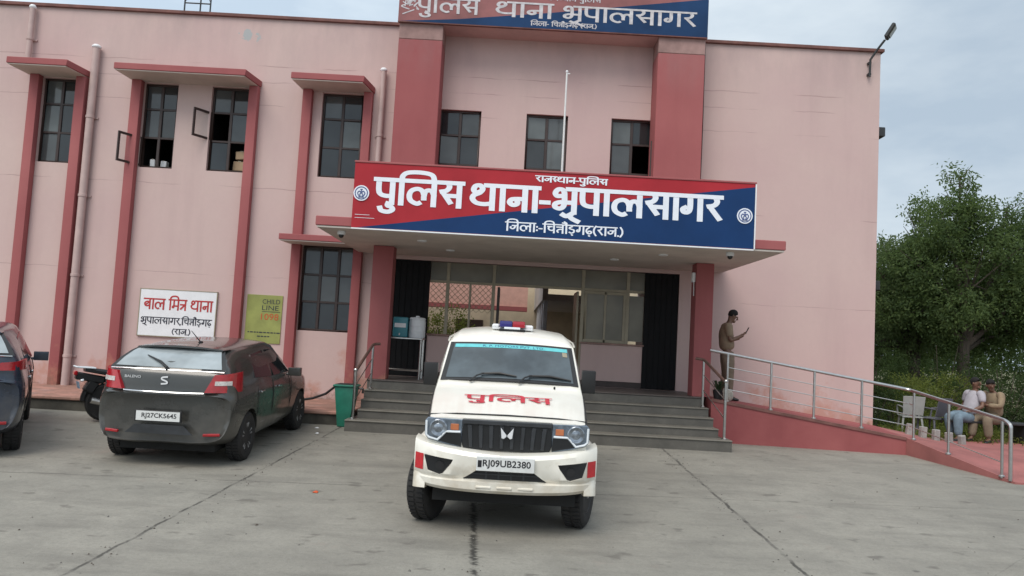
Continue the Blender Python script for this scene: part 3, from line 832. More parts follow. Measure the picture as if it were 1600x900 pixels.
UB = thing('rooftop_signboard', 'weathered red and blue board with flaking Hindi lettering on the roof lintel', 'sign', (0.55, 15.12, 8.2))
x0, x1, z0, z1 = -2.60, 3.67, 8.20, 9.04; yb = 15.12
b = MB(); b.box(x0, x1, yb + .003, yb + .045, z0, z1); b.build('board', 'sign_red_old', UB, bevel=.004)
b = MB(); b.prism([(x0 + .05, z0 + .004), (x1 - .002, z0 + .004), (x1 - .002, z0 + .80), (x0 + 3.1, z0 + .34), (x0 + 1.2, z0 + .10)], 'y', yb, yb + .0028); b.build('blue_field', 'sign_blue_old', UB, smooth=False)
b = MB(); b.box(x0 - .01, x1 + .02, yb - .01, yb + .06, z1, z1 + .03); b.box(x0, x1, yb - .008, yb + .06, z0 - .02, z0 - .002); b.build('edge_strip', 'cap', UB, smooth=False)
b = MB()
deva_line(b, 'pa_u|i|la|sa', -2.24, -.98, 8.415, .29, yb, .13)
deva_line(b, 'tha|aa|na|aa', -.66, .52, 8.415, .29, yb, .13)
deva_line(b, 'bha_uu|pa|aa|la|sa|aa|ga|ra', .70, 3.42, 8.40, .29, yb, .13)
deva_line(b, 'i|ja|la|aa|-| |i|cha|tta|au|dda_dot|ga|ddha_dot| |(|ra|aa|ja|.|)', .08, 1.42, 8.255, .085, yb, .15)
deva_line(b, 'ra|aa|ja|sa_half|tha|aa|na| |pa_u|i|la|sa', .36, 1.48, 8.80, .10, yb, .14)
b.build('lettering', 'letter_old', UB, smooth=False, fix=False)
b = MB()
rr = random.Random(4)
for k in range(16):     # what is left of a flaked-off emblem
    a = rr.uniform(0, 6.28); r_ = rr.uniform(0, .22)
    p = (-2.40 + r_ * math.cos(a), 8.60 + r_ * math.sin(a))
    ribbons(b, [smooth_pts([p, (p[0] + rr.uniform(-.1, .1), p[1] + rr.uniform(-.1, .1)), (p[0] + rr.uniform(-.14, .14), p[1] + rr.uniform(-.1, .1))])], .022, lambda u, v_, l: (u, yb - l, v_))
b.build('flaked_emblem', 'letter_old', UB, smooth=False, fix=False)

WN = thing('wall_notice', 'white notice board with red and black Hindi lettering on the pink wall', 'sign', (-6.8, YF, 1.6))
b = MB(); b.box(-7.60, -6.04, YF - .04, YF - .002, 1.585, 2.53); b.build('board', 'white', WN, bevel=.003)
b = MB()
for q in ((-7.61, -6.03, 2.53, 2.545), (-7.61, -6.03, 1.57, 1.585), (-7.615, -7.60, 1.57, 2.545), (-6.04, -6.025, 1.57, 2.545)): b.box(q[0], q[1], YF - .045, YF - .002, q[2], q[3])
b.build('thin_frame', 'alu', WN, smooth=False)
b = MB(); deva_line(b, 'ba|aa|la| |i|ma|tra| |tha|aa|na|aa', -7.52, -6.11, 2.13, .205, YF - .04, .15); b.build('red_lettering', 'red_ink', WN, smooth=False, fix=False)
b = MB()
deva_line(b, 'bha_uu|pa|aa|la|sa|aa|ga|ra|,|i|cha|tta|au|dda_dot|ga|ddha_dot', -7.56, -6.10, 1.835, .125, YF - .04, .14)
deva_line(b, '(|ra|aa|ja|.|)', -6.90, -6.52, 1.63, .11, YF - .04, .14)
b.build('black_lettering', 'black_ink', WN, smooth=False, fix=False)

GN = thing('helpline_notice', 'yellow-green child helpline notice beside the ground floor window', 'sign', (-5.05, YF, 1.6))
b = MB(); b.box(-5.42, -4.69, YF - .02, YF - .002, 1.55, 2.54); b.build('board', 'green_sign', GN, bevel=.002)
b = MB()
yy = YF - .0225
latin_on(b, 'CHILD', .36, .095, lambda a, c: (-5.10 + a, yy, 2.36 + c)); latin_on(b, 'LINE', .34, .095, lambda a, c: (-5.10 + a, yy, 2.23 + c))
b.box(-5.10, -4.72, yy - .001, yy + .002, 2.195, 2.205)
for z, xa, xb_ in ((1.76, -5.36, -4.74), (1.68, -5.16, -4.92)):
    rr = random.Random(int(z * 100)); x = xa
    while x < xb_:
        l = rr.uniform(.03, .07); b.box(x, x + l, yy - .001, yy + .002, z, z + .022); x += l + .018
b.build('dark_lettering', 'black_ink', GN, smooth=False)
b = MB(); latin_on(b, '1098', .36, .13, lambda a, c: (-5.11 + a, yy - .001, 2.03 + c)); b.build('red_number', 'sign_orange', GN, smooth=False)

# ------------------------------------------------------------------ vehicle materials
def car_paint(name, c, dirt=(0.20, 0.17, 0.13), amt=0.5, rough=0.28, coat=0.6, metal=0.0, dz=(0.35, 1.0)):
    n = NT(name)
    X, Y, Z = n.xyz()
    d = n.math('ADD', n.rng(Z, dz[0], dz[1], 1.0, 0.0), n.rng(n.noise(5, 5, 0.65), 0.3, 0.7, -0.75, 0.25))
    f = n.rng(d, 0.15, 0.85, 0.0, amt)
    dust = n.rng(n.noise(2.3, 5, 0.6), 0.4, 0.75, 0.0, 0.16)
    n.color(n.mix(f, n.mix(dust, c, dirt), dirt))
    return n.done(n.math('ADD', n.math('MULTIPLY', f, 0.5), rough), metal, coat=coat)
M['cream'] = car_paint('cream_white_paint', (0.80, 0.775, 0.70), (0.46, 0.38, 0.27), 0.55, 0.32)
M['graphite'] = car_paint('graphite_car_paint', (0.040, 0.040, 0.037), (0.10, 0.092, 0.08), 0.4, 0.26, 0.7, 0.15)
M['navy'] = car_paint('navy_car_paint', (0.018, 0.028, 0.050), (0.09, 0.08, 0.07), 0.4, 0.25, 0.7, 0.15)
M['grille_black'] = simple('grille_black', (0.010, 0.011, 0.013), 0.35, var=0.3)
M['slat_grey'] = simple('grille_slat', (0.032, 0.035, 0.040), 0.3, var=0.3)
M['lamp_house'] = simple('headlamp_housing', (0.17, 0.21, 0.26), 0.18, metal=0.4, var=0.35, scale=14)
M['lamp_lens'] = simple('headlamp_lens', (0.24, 0.27, 0.31), 0.14, metal=0.6, var=0.5, scale=20)
M['drl'] = simple('lamp_light_guide', (0.72, 0.76, 0.80), 0.25, var=0.08)
M['amber'] = simple('amber_lens', (0.48, 0.16, 0.07), 0.25, var=0.2)
M['chrome'] = simple('chrome', (0.62, 0.63, 0.65), 0.12, metal=1.0, var=0.08)
M['silver'] = simple('silver_badge', (0.66, 0.67, 0.69), 0.3, var=0.05)
M['rim'] = simple('wheel_rim_silver', (0.34, 0.34, 0.35), 0.35, metal=0.6, var=0.25, scale=15)
M['rim_dark'] = simple('wheel_rim_dark', (0.03, 0.03, 0.032), 0.4, metal=0.3, var=0.3)
M['plate'] = simple('number_plate', (0.66, 0.67, 0.66), 0.45, var=0.08, scale=18)
M['ink'] = simple('plate_ink', (0.012, 0.012, 0.016), 0.5)
M['reflector'] = simple('red_reflector', (0.50, 0.022, 0.030), 0.4, var=0.15, scale=30)
M['tail_red'] = simple('tail_lamp_red', (0.36, 0.012, 0.018), 0.14, var=0.25, scale=12, coat=0.6)
M['tail_white'] = simple('tail_lamp_clear', (0.55, 0.52, 0.50), 0.2, var=0.3, scale=40)
M['teal'] = simple('teal_sunstrip', (0.12, 0.50, 0.53), 0.4, var=0.12, scale=12)
M['strip_ink'] = simple('sunstrip_ink', (0.01, 0.075, 0.19), 0.5)
M['hood_red'] = simple('bonnet_lettering_red', (0.52, 0.030, 0.048), 0.45, var=0.1)
M['lb_blue'] = simple('beacon_blue', (0.022, 0.020, 0.16), 0.15, coat=0.5)
M['lb_red'] = simple('beacon_red', (0.34, 0.010, 0.025), 0.15, coat=0.5)
M['under'] = simple('underbody', (0.012, 0.012, 0.012), 0.9)
M['dash'] = simple('dashboard_grey', (0.05, 0.05, 0.052), 0.7)

def wheel(parent, x, y, r, wd, kind, steer=0.0, outward=1, pitch=0.0):
    """one wheel on the axle (x, y), outer face towards outward*x; > tyre (the mesh itself) and rim"""
    b = MB(); h = wd / 2
    b.lathe([(r * .60, -h * .86), (r * .72, -h), (r * .90, -h * .98), (r * .975, -h * .80), (r, -h * .45), (r, h * .45), (r * .975, h * .80), (r * .90, h * .98), (r * .72, h), (r * .60, h * .86)], axis='x', n=40)
    # tread blocks
    for k in range(44):
        a = 2 * PI * k / 44
        for s in (-1, 1):
            c = Vector((s * h * .42, (r + .003) * math.cos(a), (r + .003) * math.sin(a)))
            b.obox(c, (h * .62, .030, .014), (a - PI / 2, 0, 0))
    o = b.build('wheel', 'rubber', parent, world=False)
    o.location = (x, y, r); o.rotation_euler = (0, 0, steer)
    q = MB(); so = outward
    ri = r * .62
    q.lathe([(ri, so * h * .80), (ri * .95, so * h * .90), (ri * .90, so * h * .70), (ri * .88, so * h * .25), (ri * .3, so * h * .22), (0, so * h * .22)], axis='x', n=32, m=1)
    if kind == 'alloy':
        for k in range(5):
            a = 2 * PI * k / 5 + .3
            for da in (-.17, .17):
                p0 = Vector((so * h * .55, ri * .20 * math.cos(a), ri * .20 * math.sin(a)))
                p1 = Vector((so * h * .78, ri * .92 * math.cos(a + da), ri * .92 * math.sin(a + da)))
                q.tube([p0, p1], [.024, .017], 6)
        q.lathe([(ri * .22, so * h * .4), (ri * .22, so * h * .66), (ri * .12, so * h * .72), (0, so * h * .72)], axis='x', n=16)
        q.lathe([(ri * .93, so * h * .6), (ri * .99, so * h * .86), (ri * 1.02, so * h * .8)], axis='x', n=32)
    else:
        q.lathe([(ri * .92, so * h * .75), (ri * .80, so * h * .45), (ri * .55, so * h * .62), (ri * .34, so * h * .70), (ri * .30, so * h * .95), (ri * .18, so * h * 1.0), (0, so * h * 1.0)], axis='x', n=32)
        for k in range(8):
            a = 2 * PI * k / 8
            q.ball((so * h * .55, ri * .70 * math.cos(a), ri * .70 * math.sin(a)), (.012, .035, .035), 8, 1)
    q.build('rim', ['rim', 'rim_dark'], o, world=False)
    return o

def arch_cutter(y, z, r, x0, x1):
    b = MB(); b.lathe([(0, x0), (r, x0), (r, x1), (0, x1)], (0, y, z), axis='x', n=40)
    return b.build('cutter', 'under', world=False, smooth=False)

# ------------------------------------------------------------------ police jeep, nose towards the camera (local -y)
J = thing('police_jeep', 'cream-white police off-road jeep parked nose-on before the steps, red Hindi word on its bonnet', 'car', (0.03, 8.12, 0.0), (math.atan(0.047), 0, 0))
def half(zb, xs, zm, xb, zbelt, xt, zs, xi, ztop, zc, y):
    ys_ = y if isinstance(y, (list, tuple)) else [y] * 9
    P_ = [(0, zb), (xs - .12, zb), (xs, zb + .07), (xb, zm), (xb, zbelt - .14), (xb - .012, zbelt), (xt, zs), (xi, ztop), (0, zc)]
    return [(p[0], ys_[i], p[1]) for i, p in enumerate(P_)]
secs = [half(.46, .74, .78, .775, 1.07, .755, 1.105, .50, 1.122, 1.128, -.52),
        half(.44, .76, .78, .79, 1.11, .77, 1.16, .50, 1.178, 1.186, -.25),
        half(.42, .79, .80, .81, 1.16, .785, 1.215, .50, 1.236, 1.246, 0.0),
        half(.40, .80, .80, .825, 1.23, .80, 1.285, .52, 1.305, 1.315, .35),
        half(.40, .80, .80, .83, 1.27, .80, 1.335, .52, 1.352, 1.360, .58),
        half(.38, .80, .80, .835, 1.28, .735, 1.775, .60, 1.795, 1.805, [.95, .95, .95, .95, .95, .95, 1.10, 1.08, 1.08]),
        half(.38, .80, .80, .835, 1.28, .74, 1.79, .63, 1.875, 1.905, [1.3, 1.3, 1.3, 1.3, 1.3, 1.3, 1.3, 1.27, 1.25]),
        half(.38, .80, .80, .835, 1.28, .74, 1.80, .64, 1.905, 1.945, 1.9),
        half(.38, .80, .80, .835, 1.28, .74, 1.80, .64, 1.895, 1.935, 2.7),
        half(.40, .80, .80, .83, 1.28, .73, 1.79, .62, 1.87, 1.91, 3.16),
        half(.46, .76, .80, .80, 1.27, .70, 1.76, .56, 1.82, 1.85, 3.27)]
b = MB(); b.hull(secs, ku=2); body = b.build('body', 'cream', J, world=False, angle=32, bevel=0)
boolean(body, [arch_cutter(0, .36, .45, .50, 1.0), arch_cutter(0, .36, .45, -1.0, -.50), arch_cutter(2.68, .36, .43, .55, 1.0), arch_cutter(2.68, .36, .43, -1.0, -.55)])
b = MB(); b.box(-.70, .70, -.45, 3.1, .30, .60); b.build('underbody', 'under', J, world=False)
# fender flares
for sx in (1, -1):
    for yy, a0, a1 in ((0, 12, 172), (2.68, 8, 172)):
        b = MB(); vs_ = []; pr = [(.76, .43), (.885, .43), (.90, .455), (.885, .50), (.84, .545), (.77, .575)]
        n = 22
        for k in range(n + 1):
            a = R(a0 + (a1 - a0) * k / n)
            for px, pr_ in pr: vs_.append((sx * px, yy + pr_ * math.cos(a), .36 + pr_ * math.sin(a)))
        m_ = len(pr); fs = []
        for k in range(n):
            for j in range(m_): fs.append((k * m_ + j, k * m_ + (j + 1) % m_, (k + 1) * m_ + (j + 1) % m_, (k + 1) * m_ + j))
        fs += [tuple(range(m_)), tuple(n * m_ + j for j in range(m_))]
        b.add(vs_, fs); b.build('fender_flare', 'cream', J, world=False, angle=50)
# front bumper with pockets
b = MB(); vs_ = []; nst = 60
def bump_y(x): return -.705 + .10 * abs(x / .9) ** 2 + .16 * abs(x / .9) ** 7
for k in range(nst + 1):
    x = -.895 + 1.79 * k / nst
    e = abs(x / .895); y0 = bump_y(x)
    zt = .815 + .085 * e ** 1.6; zb_ = .435 + .035 * e ** 3
    prof = [(y0 + .22, zb_ + .02), (y0 + .06, zb_), (y0 + .018, zb_ + .035), (y0 + .012, .545), (y0 + .03, .56), (y0, .60), (y0 - .004, .70), (y0 + .006, zt - .05), (y0 + .035, zt - .012), (y0 + .10, zt), (y0 + .26, zt - .005)]
    rec = .034 * max(0, min(1, (.52 - abs(x)) / .09))
    prof = [(p[0] + (rec if j_ in (4, 5) else rec * .55 if j_ == 6 else 0), p[1]) for j_, p in enumerate(prof)]
    vs_ += [(x, p[0], p[1]) for p in prof]
m_ = 11; fs = []
for k in range(nst):
    for j in range(m_): fs.append((k * m_ + j, k * m_ + (j + 1) % m_, (k + 1) * m_ + (j + 1) % m_, (k + 1) * m_ + j))
fs += [tuple(range(m_))[::-1], tuple(nst * m_ + j for j in range(m_))]
b.add(vs_, fs); bp = b.build('front_bumper', 'cream', J, world=False, angle=30)
fogL = [(-.785, .765), (-.50, .742), (-.52, .70), (-.60, .595), (-.63, .585), (-.745, .622)]
fogR = [(-p[0], p[1]) for p in fogL][::-1]
low = [(-.40, .565), (-.275, .655), (-.25, .665), (.25, .665), (.275, .655), (.40, .565)]
c = MB()
for pl in (fogL, fogR, low): c.prism(pl, 'y', -.9, -.555)
boolean(bp, [c.build('cutter', 'under', world=False, smooth=False)])
for nm, pl in (('fog_pocket', fogL), ('fog_pocket', fogR), ('lower_intake', low)):
    cx = sum(p[0] for p in pl) / len(pl); cz = sum(p[1] for p in pl) / len(pl)
    c = MB(); c.prism([(cx + (p[0] - cx) * .992, cz + (p[1] - cz) * .992) for p in pl], 'y', -.60 if nm == 'fog_pocket' else -.635, -.54); c.build(nm, 'grille_black', J, world=False)
    if nm == 'lower_intake':
        c = MB()
        for x in (-.18, -.06, .06, .18): c.box(x - .008, x + .008, -.647, -.636, .57, .655)
        c.box(-.34, .34, -.644, -.636, .61, .622); c.build('intake_bar', 'slat_grey', J, world=False)
    else:
        c = MB(); c.lathe([(.042, -.612), (.042, -.602)], (cx, 0, cz), axis='y', n=18); c.build('fog_lamp_blank', 'black', J, world=False)
# skid ribs on the bumper chin
b = MB()
for x in (-.20, .0, .20): b.obox((x, bump_y(x) + .016, .50), (.15, .02, .028))
b.build('chin_rib', 'cream', J, world=False, bevel=.008)
# number plate
b = MB(); b.box(-.275, .275, -.735, -.707, .665, .800); pl = b.build('number_plate', 'plate', J, world=False, bevel=.004)
b = MB(); latin_on(b, 'RJ09UB2380', .455, .084, lambda a, c: (-.215 + a, -.737, .690 + c), bold=.0015); b.box(-.262, -.225, -.7365, -.735, .70, .765); 
b.build('plate_number', 'ink', pl, world=False, smooth=False)
# grille
b = MB(); b.prism([(-.43, 1.085), (.43, 1.085), (.44, .90), (.42, .838), (.30, .822), (-.30, .822), (-.42, .838), (-.44, .90)], 'y', -.545, -.50); gr = b.build('grille', 'grille_black', J, world=False, bevel=.006)
b = MB(); b.prism([(-.44, 1.118), (.44, 1.118), (.435, 1.072), (-.435, 1.072)], 'y', -.572, -.50); b.build('grille_bar', 'slat_grey', gr, world=False, bevel=.008)
for k in range(8):
    x = -.365 + .73 * k / 7
    b = MB(); b.prism([(x - .022, 1.07), (x + .022, 1.07), (x * .95 + .016, .85), (x * .95 - .016, .85)], 'y', -.562, -.54); b.build('grille_slat', 'slat_grey', gr, world=False, bevel=.005)
b = MB()
for s in (1, -1): b.prism([(s * .004, .985), (s * .062, 1.055), (s * .052, .955), (s * .030, .950), (s * .004, .972)], 'y', -.588, -.565)
b.build('grille_emblem', 'silver', gr, world=False, bevel=.003)
# headlamps
for s in (1, -1):
    poly = [(s * .435, 1.108), (s * .775, 1.112), (s * .800, 1.08), (s * .798, .945), (s * .760, .905), (s * .62, .870), (s * .44, .838)]
    b = MB(); b.prism(poly, 'y', -.542, -.44); hl = b.build('headlamp', 'lamp_house', J, world=False, bevel=.006)
    b = MB(); b.prism([(s * .445, .975), (s * .585, .975), (s * .66, .895), (s * .44, .848)], 'y', -.548, -.538); b.build('lower_trim', 'grille_black', hl, world=False)
    b = MB(); b.tube([(s * .785, -.552, 1.085), (s * .782, -.552, .95), (s * .755, -.552, .925), (s * .672, -.552, .905), (s * .592, -.552, .988), (s * .452, -.552, .990)], .011, 8); b.build('light_guide', 'drl', hl, world=False)
    b = MB(); b.lathe([(0, -.560), (.03, -.560), (.045, -.552), (.076, -.562), (.086, -.557), (.09, -.54)], (s * .668, 0, 1.018), axis='y', n=26); b.build('lens', 'lamp_lens', hl, world=False)
    b = MB(); b.box(min(s * .47, s * .55), max(s * .47, s * .55), -.552, -.540, 1.005, 1.065); b.build('indicator', 'amber', hl, world=False, bevel=.004)
    b = MB(); q_ = [(s * x, bump_y(x) - .0095, z) for z in (.615, .768) for x in (.795, .825, .855, .882)]; b.add(q_, [(0, 1, 5, 4), (1, 2, 6, 5), (2, 3, 7, 6)]); b.build('red_sticker', 'reflector', J, world=False)
# bonnet shut line, side crease lines
b = MB(); b.tube([(-.79, -.33, 1.09), (-.770, -.415, 1.128), (-.50, -.425, 1.148), (0, -.43, 1.156), (.50, -.425, 1.148), (.770, -.415, 1.128), (.79, -.33, 1.09)], .0085, 6)
b.build('bonnet_gap', 'black', J, world=False)
for s in (1, -1):
    b = MB(); b.tube([(s * .79, -.33, 1.10), (s * .806, 0, 1.168), (s * .822, .35, 1.232), (s * .83, .56, 1.262)], .006, 6); b.build('bonnet_side_gap', 'black', J, world=False)
# bonnet lettering
def bz(y):
    pts = [(-.52, 1.126), (-.25, 1.183), (0, 1.243), (.35, 1.312), (.58, 1.357)]
    for (a, za), (c, zc) in zip(pts, pts[1:]):
        if a <= y <= c: return za + (zc - za) * (y - a) / (c - a)
    return 1.36
st, wd = deva('pa_u|i|la|sa')
sx_ = .90 / wd
b = MB()
fine = []
for p in st:
    q = []
    for i in range(len(p) - 1):
        for j in range(6): q.append((p[i][0] + (p[i + 1][0] - p[i][0]) * j / 6, p[i][1] + (p[i + 1][1] - p[i][1]) * j / 6))
    fine.append(q + [p[-1]])
ribbons(b, fine, .135, lambda u, v_, l: (-.455 + u * sx_, -.045 + v_ * .165, bz(-.045 + v_ * .165) + .006 - .008 * abs(u * sx_ - .45) ** 2 + l))
b.build('bonnet_lettering', 'hood_red', J, world=False, smooth=False, fix=False)
b = MB(); b.ball((.50, .50, 1.352), (.013, .013, .016), 8); b.build('washer_jet', 'black', J, world=False)
# windscreen
wsq = [(-.775, .600, 1.372), (.775, .600, 1.372), (.712, 1.060, 1.775), (-.712, 1.060, 1.775)]
b = MB(); b.patch(wsq, 12, 6, .030, .012); ws = b.build('windscreen_seal', 'black', J, world=False)
def wsp(u, v_, l):
    q = [Vector(p) for p in wsq]; n_ = (q[1] - q[0]).cross(q[3] - q[0]).normalized()
    if n_.y > 0: n_ = -n_
    return q[0] * (1 - u) * (1 - v_) + q[1] * u * (1 - v_) + q[2] * u * v_ + q[3] * (1 - u) * v_ + n_ * (.030 * (1 - (2 * u - 1) ** 2) + l)
def on_ws(name, u0, u1, v0, v1, lift, mat_, nu=14, nv=6, parent=None):
    b = MB(); vs_ = [wsp(u0 + (u1 - u0) * i / nu, v0 + (v1 - v0) * j / nv, lift) for j in range(nv + 1) for i in range(nu + 1)]
    b.add(vs_, [(j * (nu + 1) + i, j * (nu + 1) + i + 1, (j + 1) * (nu + 1) + i + 1, (j + 1) * (nu + 1) + i) for j in range(nv) for i in range(nu)])
    return b.build(name, mat_, parent or ws, world=False)
wg = on_ws('windscreen', .035, .965, .055, .945, .004, 'windscreen')
on_ws('sunstrip', .045, .955, .845, .935, .0065, 'teal', 14, 2)
on_ws('permit_sticker', .912, .950, .72, .835, .0066, 'alu', 2, 2)
b = MB()
v_, f_ = latin('R. P. MOTORS PVT. LTD.', .03, width=1.0)
b.add([wsp(.27 + a * .50, .860 + c * 1.85, .0080) for a, c in v_], f_); b.build('sunstrip_lettering', 'strip_ink', ws, world=False, smooth=False)
# wipers
for u0, u1 in ((.29, .55), (.64, .95)):
    b = MB()
    e0 = wsp(u0 - .07, -.04, .02); e1 = wsp(u0 + .02, .13, .03); e2 = wsp((u0 + u1) / 2, .155, .022); e3 = wsp(u1, .105, .016)
    b.tube([e0, wsp(u0 - .03, .06, .035), e1], .009, 6); b.tube([e1 + Vector((-.03, 0, -.006)), e2, e3], [.012, .014, .008], 6); b.ball(e0, .02, 8)
    b.build('wiper', 'black', J, world=False)
# side windows, door lines, handles, mirrors
for s in (1, -1):
    def sp(y, t): # a point on the body side above the belt, t 0..1
        return (s * (.829 + (.739 - .829) * t + .004), y, 1.28 + (1.79 - 1.28) * t)
    for ya, yb2, yc in ((1.02, 1.70, .26), (1.80, 2.45, 0), (2.55, 3.08, 0)):
        q = [sp(ya, .12), sp(yb2, .12), sp(yb2, .88), sp(ya + yc * .62, .88)]
        if s < 0: q = [q[1], q[0], q[3], q[2]]
        b = MB(); b.patch(q, 1, 1, 0, .004); b.build('side_window', 'car_glass', J, world=False)
    for y in (.72, 1.75, 2.50):
        b = MB(); b.tube([(s * .802, y, .46), (s * .8265, y, .80), (s * .8365, y, 1.13), (s * .826, y, 1.27)], .006, 5); b.build('door_gap', 'black', J, world=False)
    for y in (1.55, 2.32):
        b = MB(); b.obox((s * .85, y, 1.12), (.03, .16, .035)); b.build('door_handle', 'black', J, world=False, bevel=.008)
    b = MB(); b.box(min(s * .828, s * .85), max(s * .828, s * .85), .62, 2.2, .72, .82); b.build('side_cladding', 'black', J, world=False, bevel=.01)
    b = MB(); b.tube([(s * .80, .80, 1.36), (s * .88, .74, 1.40)], .02, 6)
    b.obox((s * .895, .72, 1.42), (.155, .085, .255), (0, 0, 0)); b.build('mirror', 'black', J, world=False, bevel=.022, seg=2)
# roof gutter and beacon
b = MB()
for s in (1, -1): b.tube([(s * .742, 1.10, 1.79), (s * .752, 1.4, 1.815), (s * .752, 2.6, 1.82), (s * .742, 3.15, 1.81)], .012, 6)
b.build('roof_gutter', 'cream', J, world=False)
b = MB(); b.box(-.25, .26, 1.52, 1.72, 1.935, 1.962); b.box(-.25, -.16, 1.52, 1.72, 1.955, 2.0); b.box(.16, .26, 1.52, 1.72, 1.955, 2.0); lb = b.build('beacon_bar', 'white', J, world=False, bevel=.012)
b = MB(); b.box(-.158, .0, 1.47, 1.74, 1.966, 2.045); b.build('blue_lens', 'lb_blue', lb, world=False, bevel=.018, seg=2)
b = MB(); b.box(.002, .158, 1.47, 1.74, 1.966, 2.045); b.build('red_lens', 'lb_red', lb, world=False, bevel=.018, seg=2)
b = MB(); b.box(-.10, .10, 1.455, 1.48, 1.945, 1.972); b.build('front_flash', 'drl', lb, world=False, bevel=.006)
b = MB(); b.box(-.16, .16, 1.46, 1.75, 1.925, 1.948); b.build('beacon_foot', 'black', lb, world=False)
b = MB(); b.obox((0, 3.36, .95), (.66, .16, .66)); b.build('spare_wheel_cover', 'black', J, world=False, bevel=.06, seg=3)
b = MB(); b.box(-.82, .82, 3.22, 3.38, .44, .62); b.build('rear_bumper', 'cream', J, world=False, bevel=.03)
for s in (1, -1):
    b = MB(); b.box(min(s * .66, s * .80), max(s * .66, s * .80), 3.25, 3.29, .8, 1.1); b.build('tail_lamp', 'tail_red', J, world=False, bevel=.01)
for x, y, st_, ow in ((.775, 0, -R(17), 1), (-.775, 0, -R(17), -1), (.76, 2.68, 0, 1), (-.76, 2.68, 0, -1)):
    wheel(J, x, y, .36, .225, 'steel', st_, ow)
b = MB(); b.tube([(-.70, 0, .36), (.70, 0, .36)], .05, 8); b.tube([(-.66, 2.68, .36), (.66, 2.68, .36)], .06, 8); b.build('axle', 'under', J, world=False)

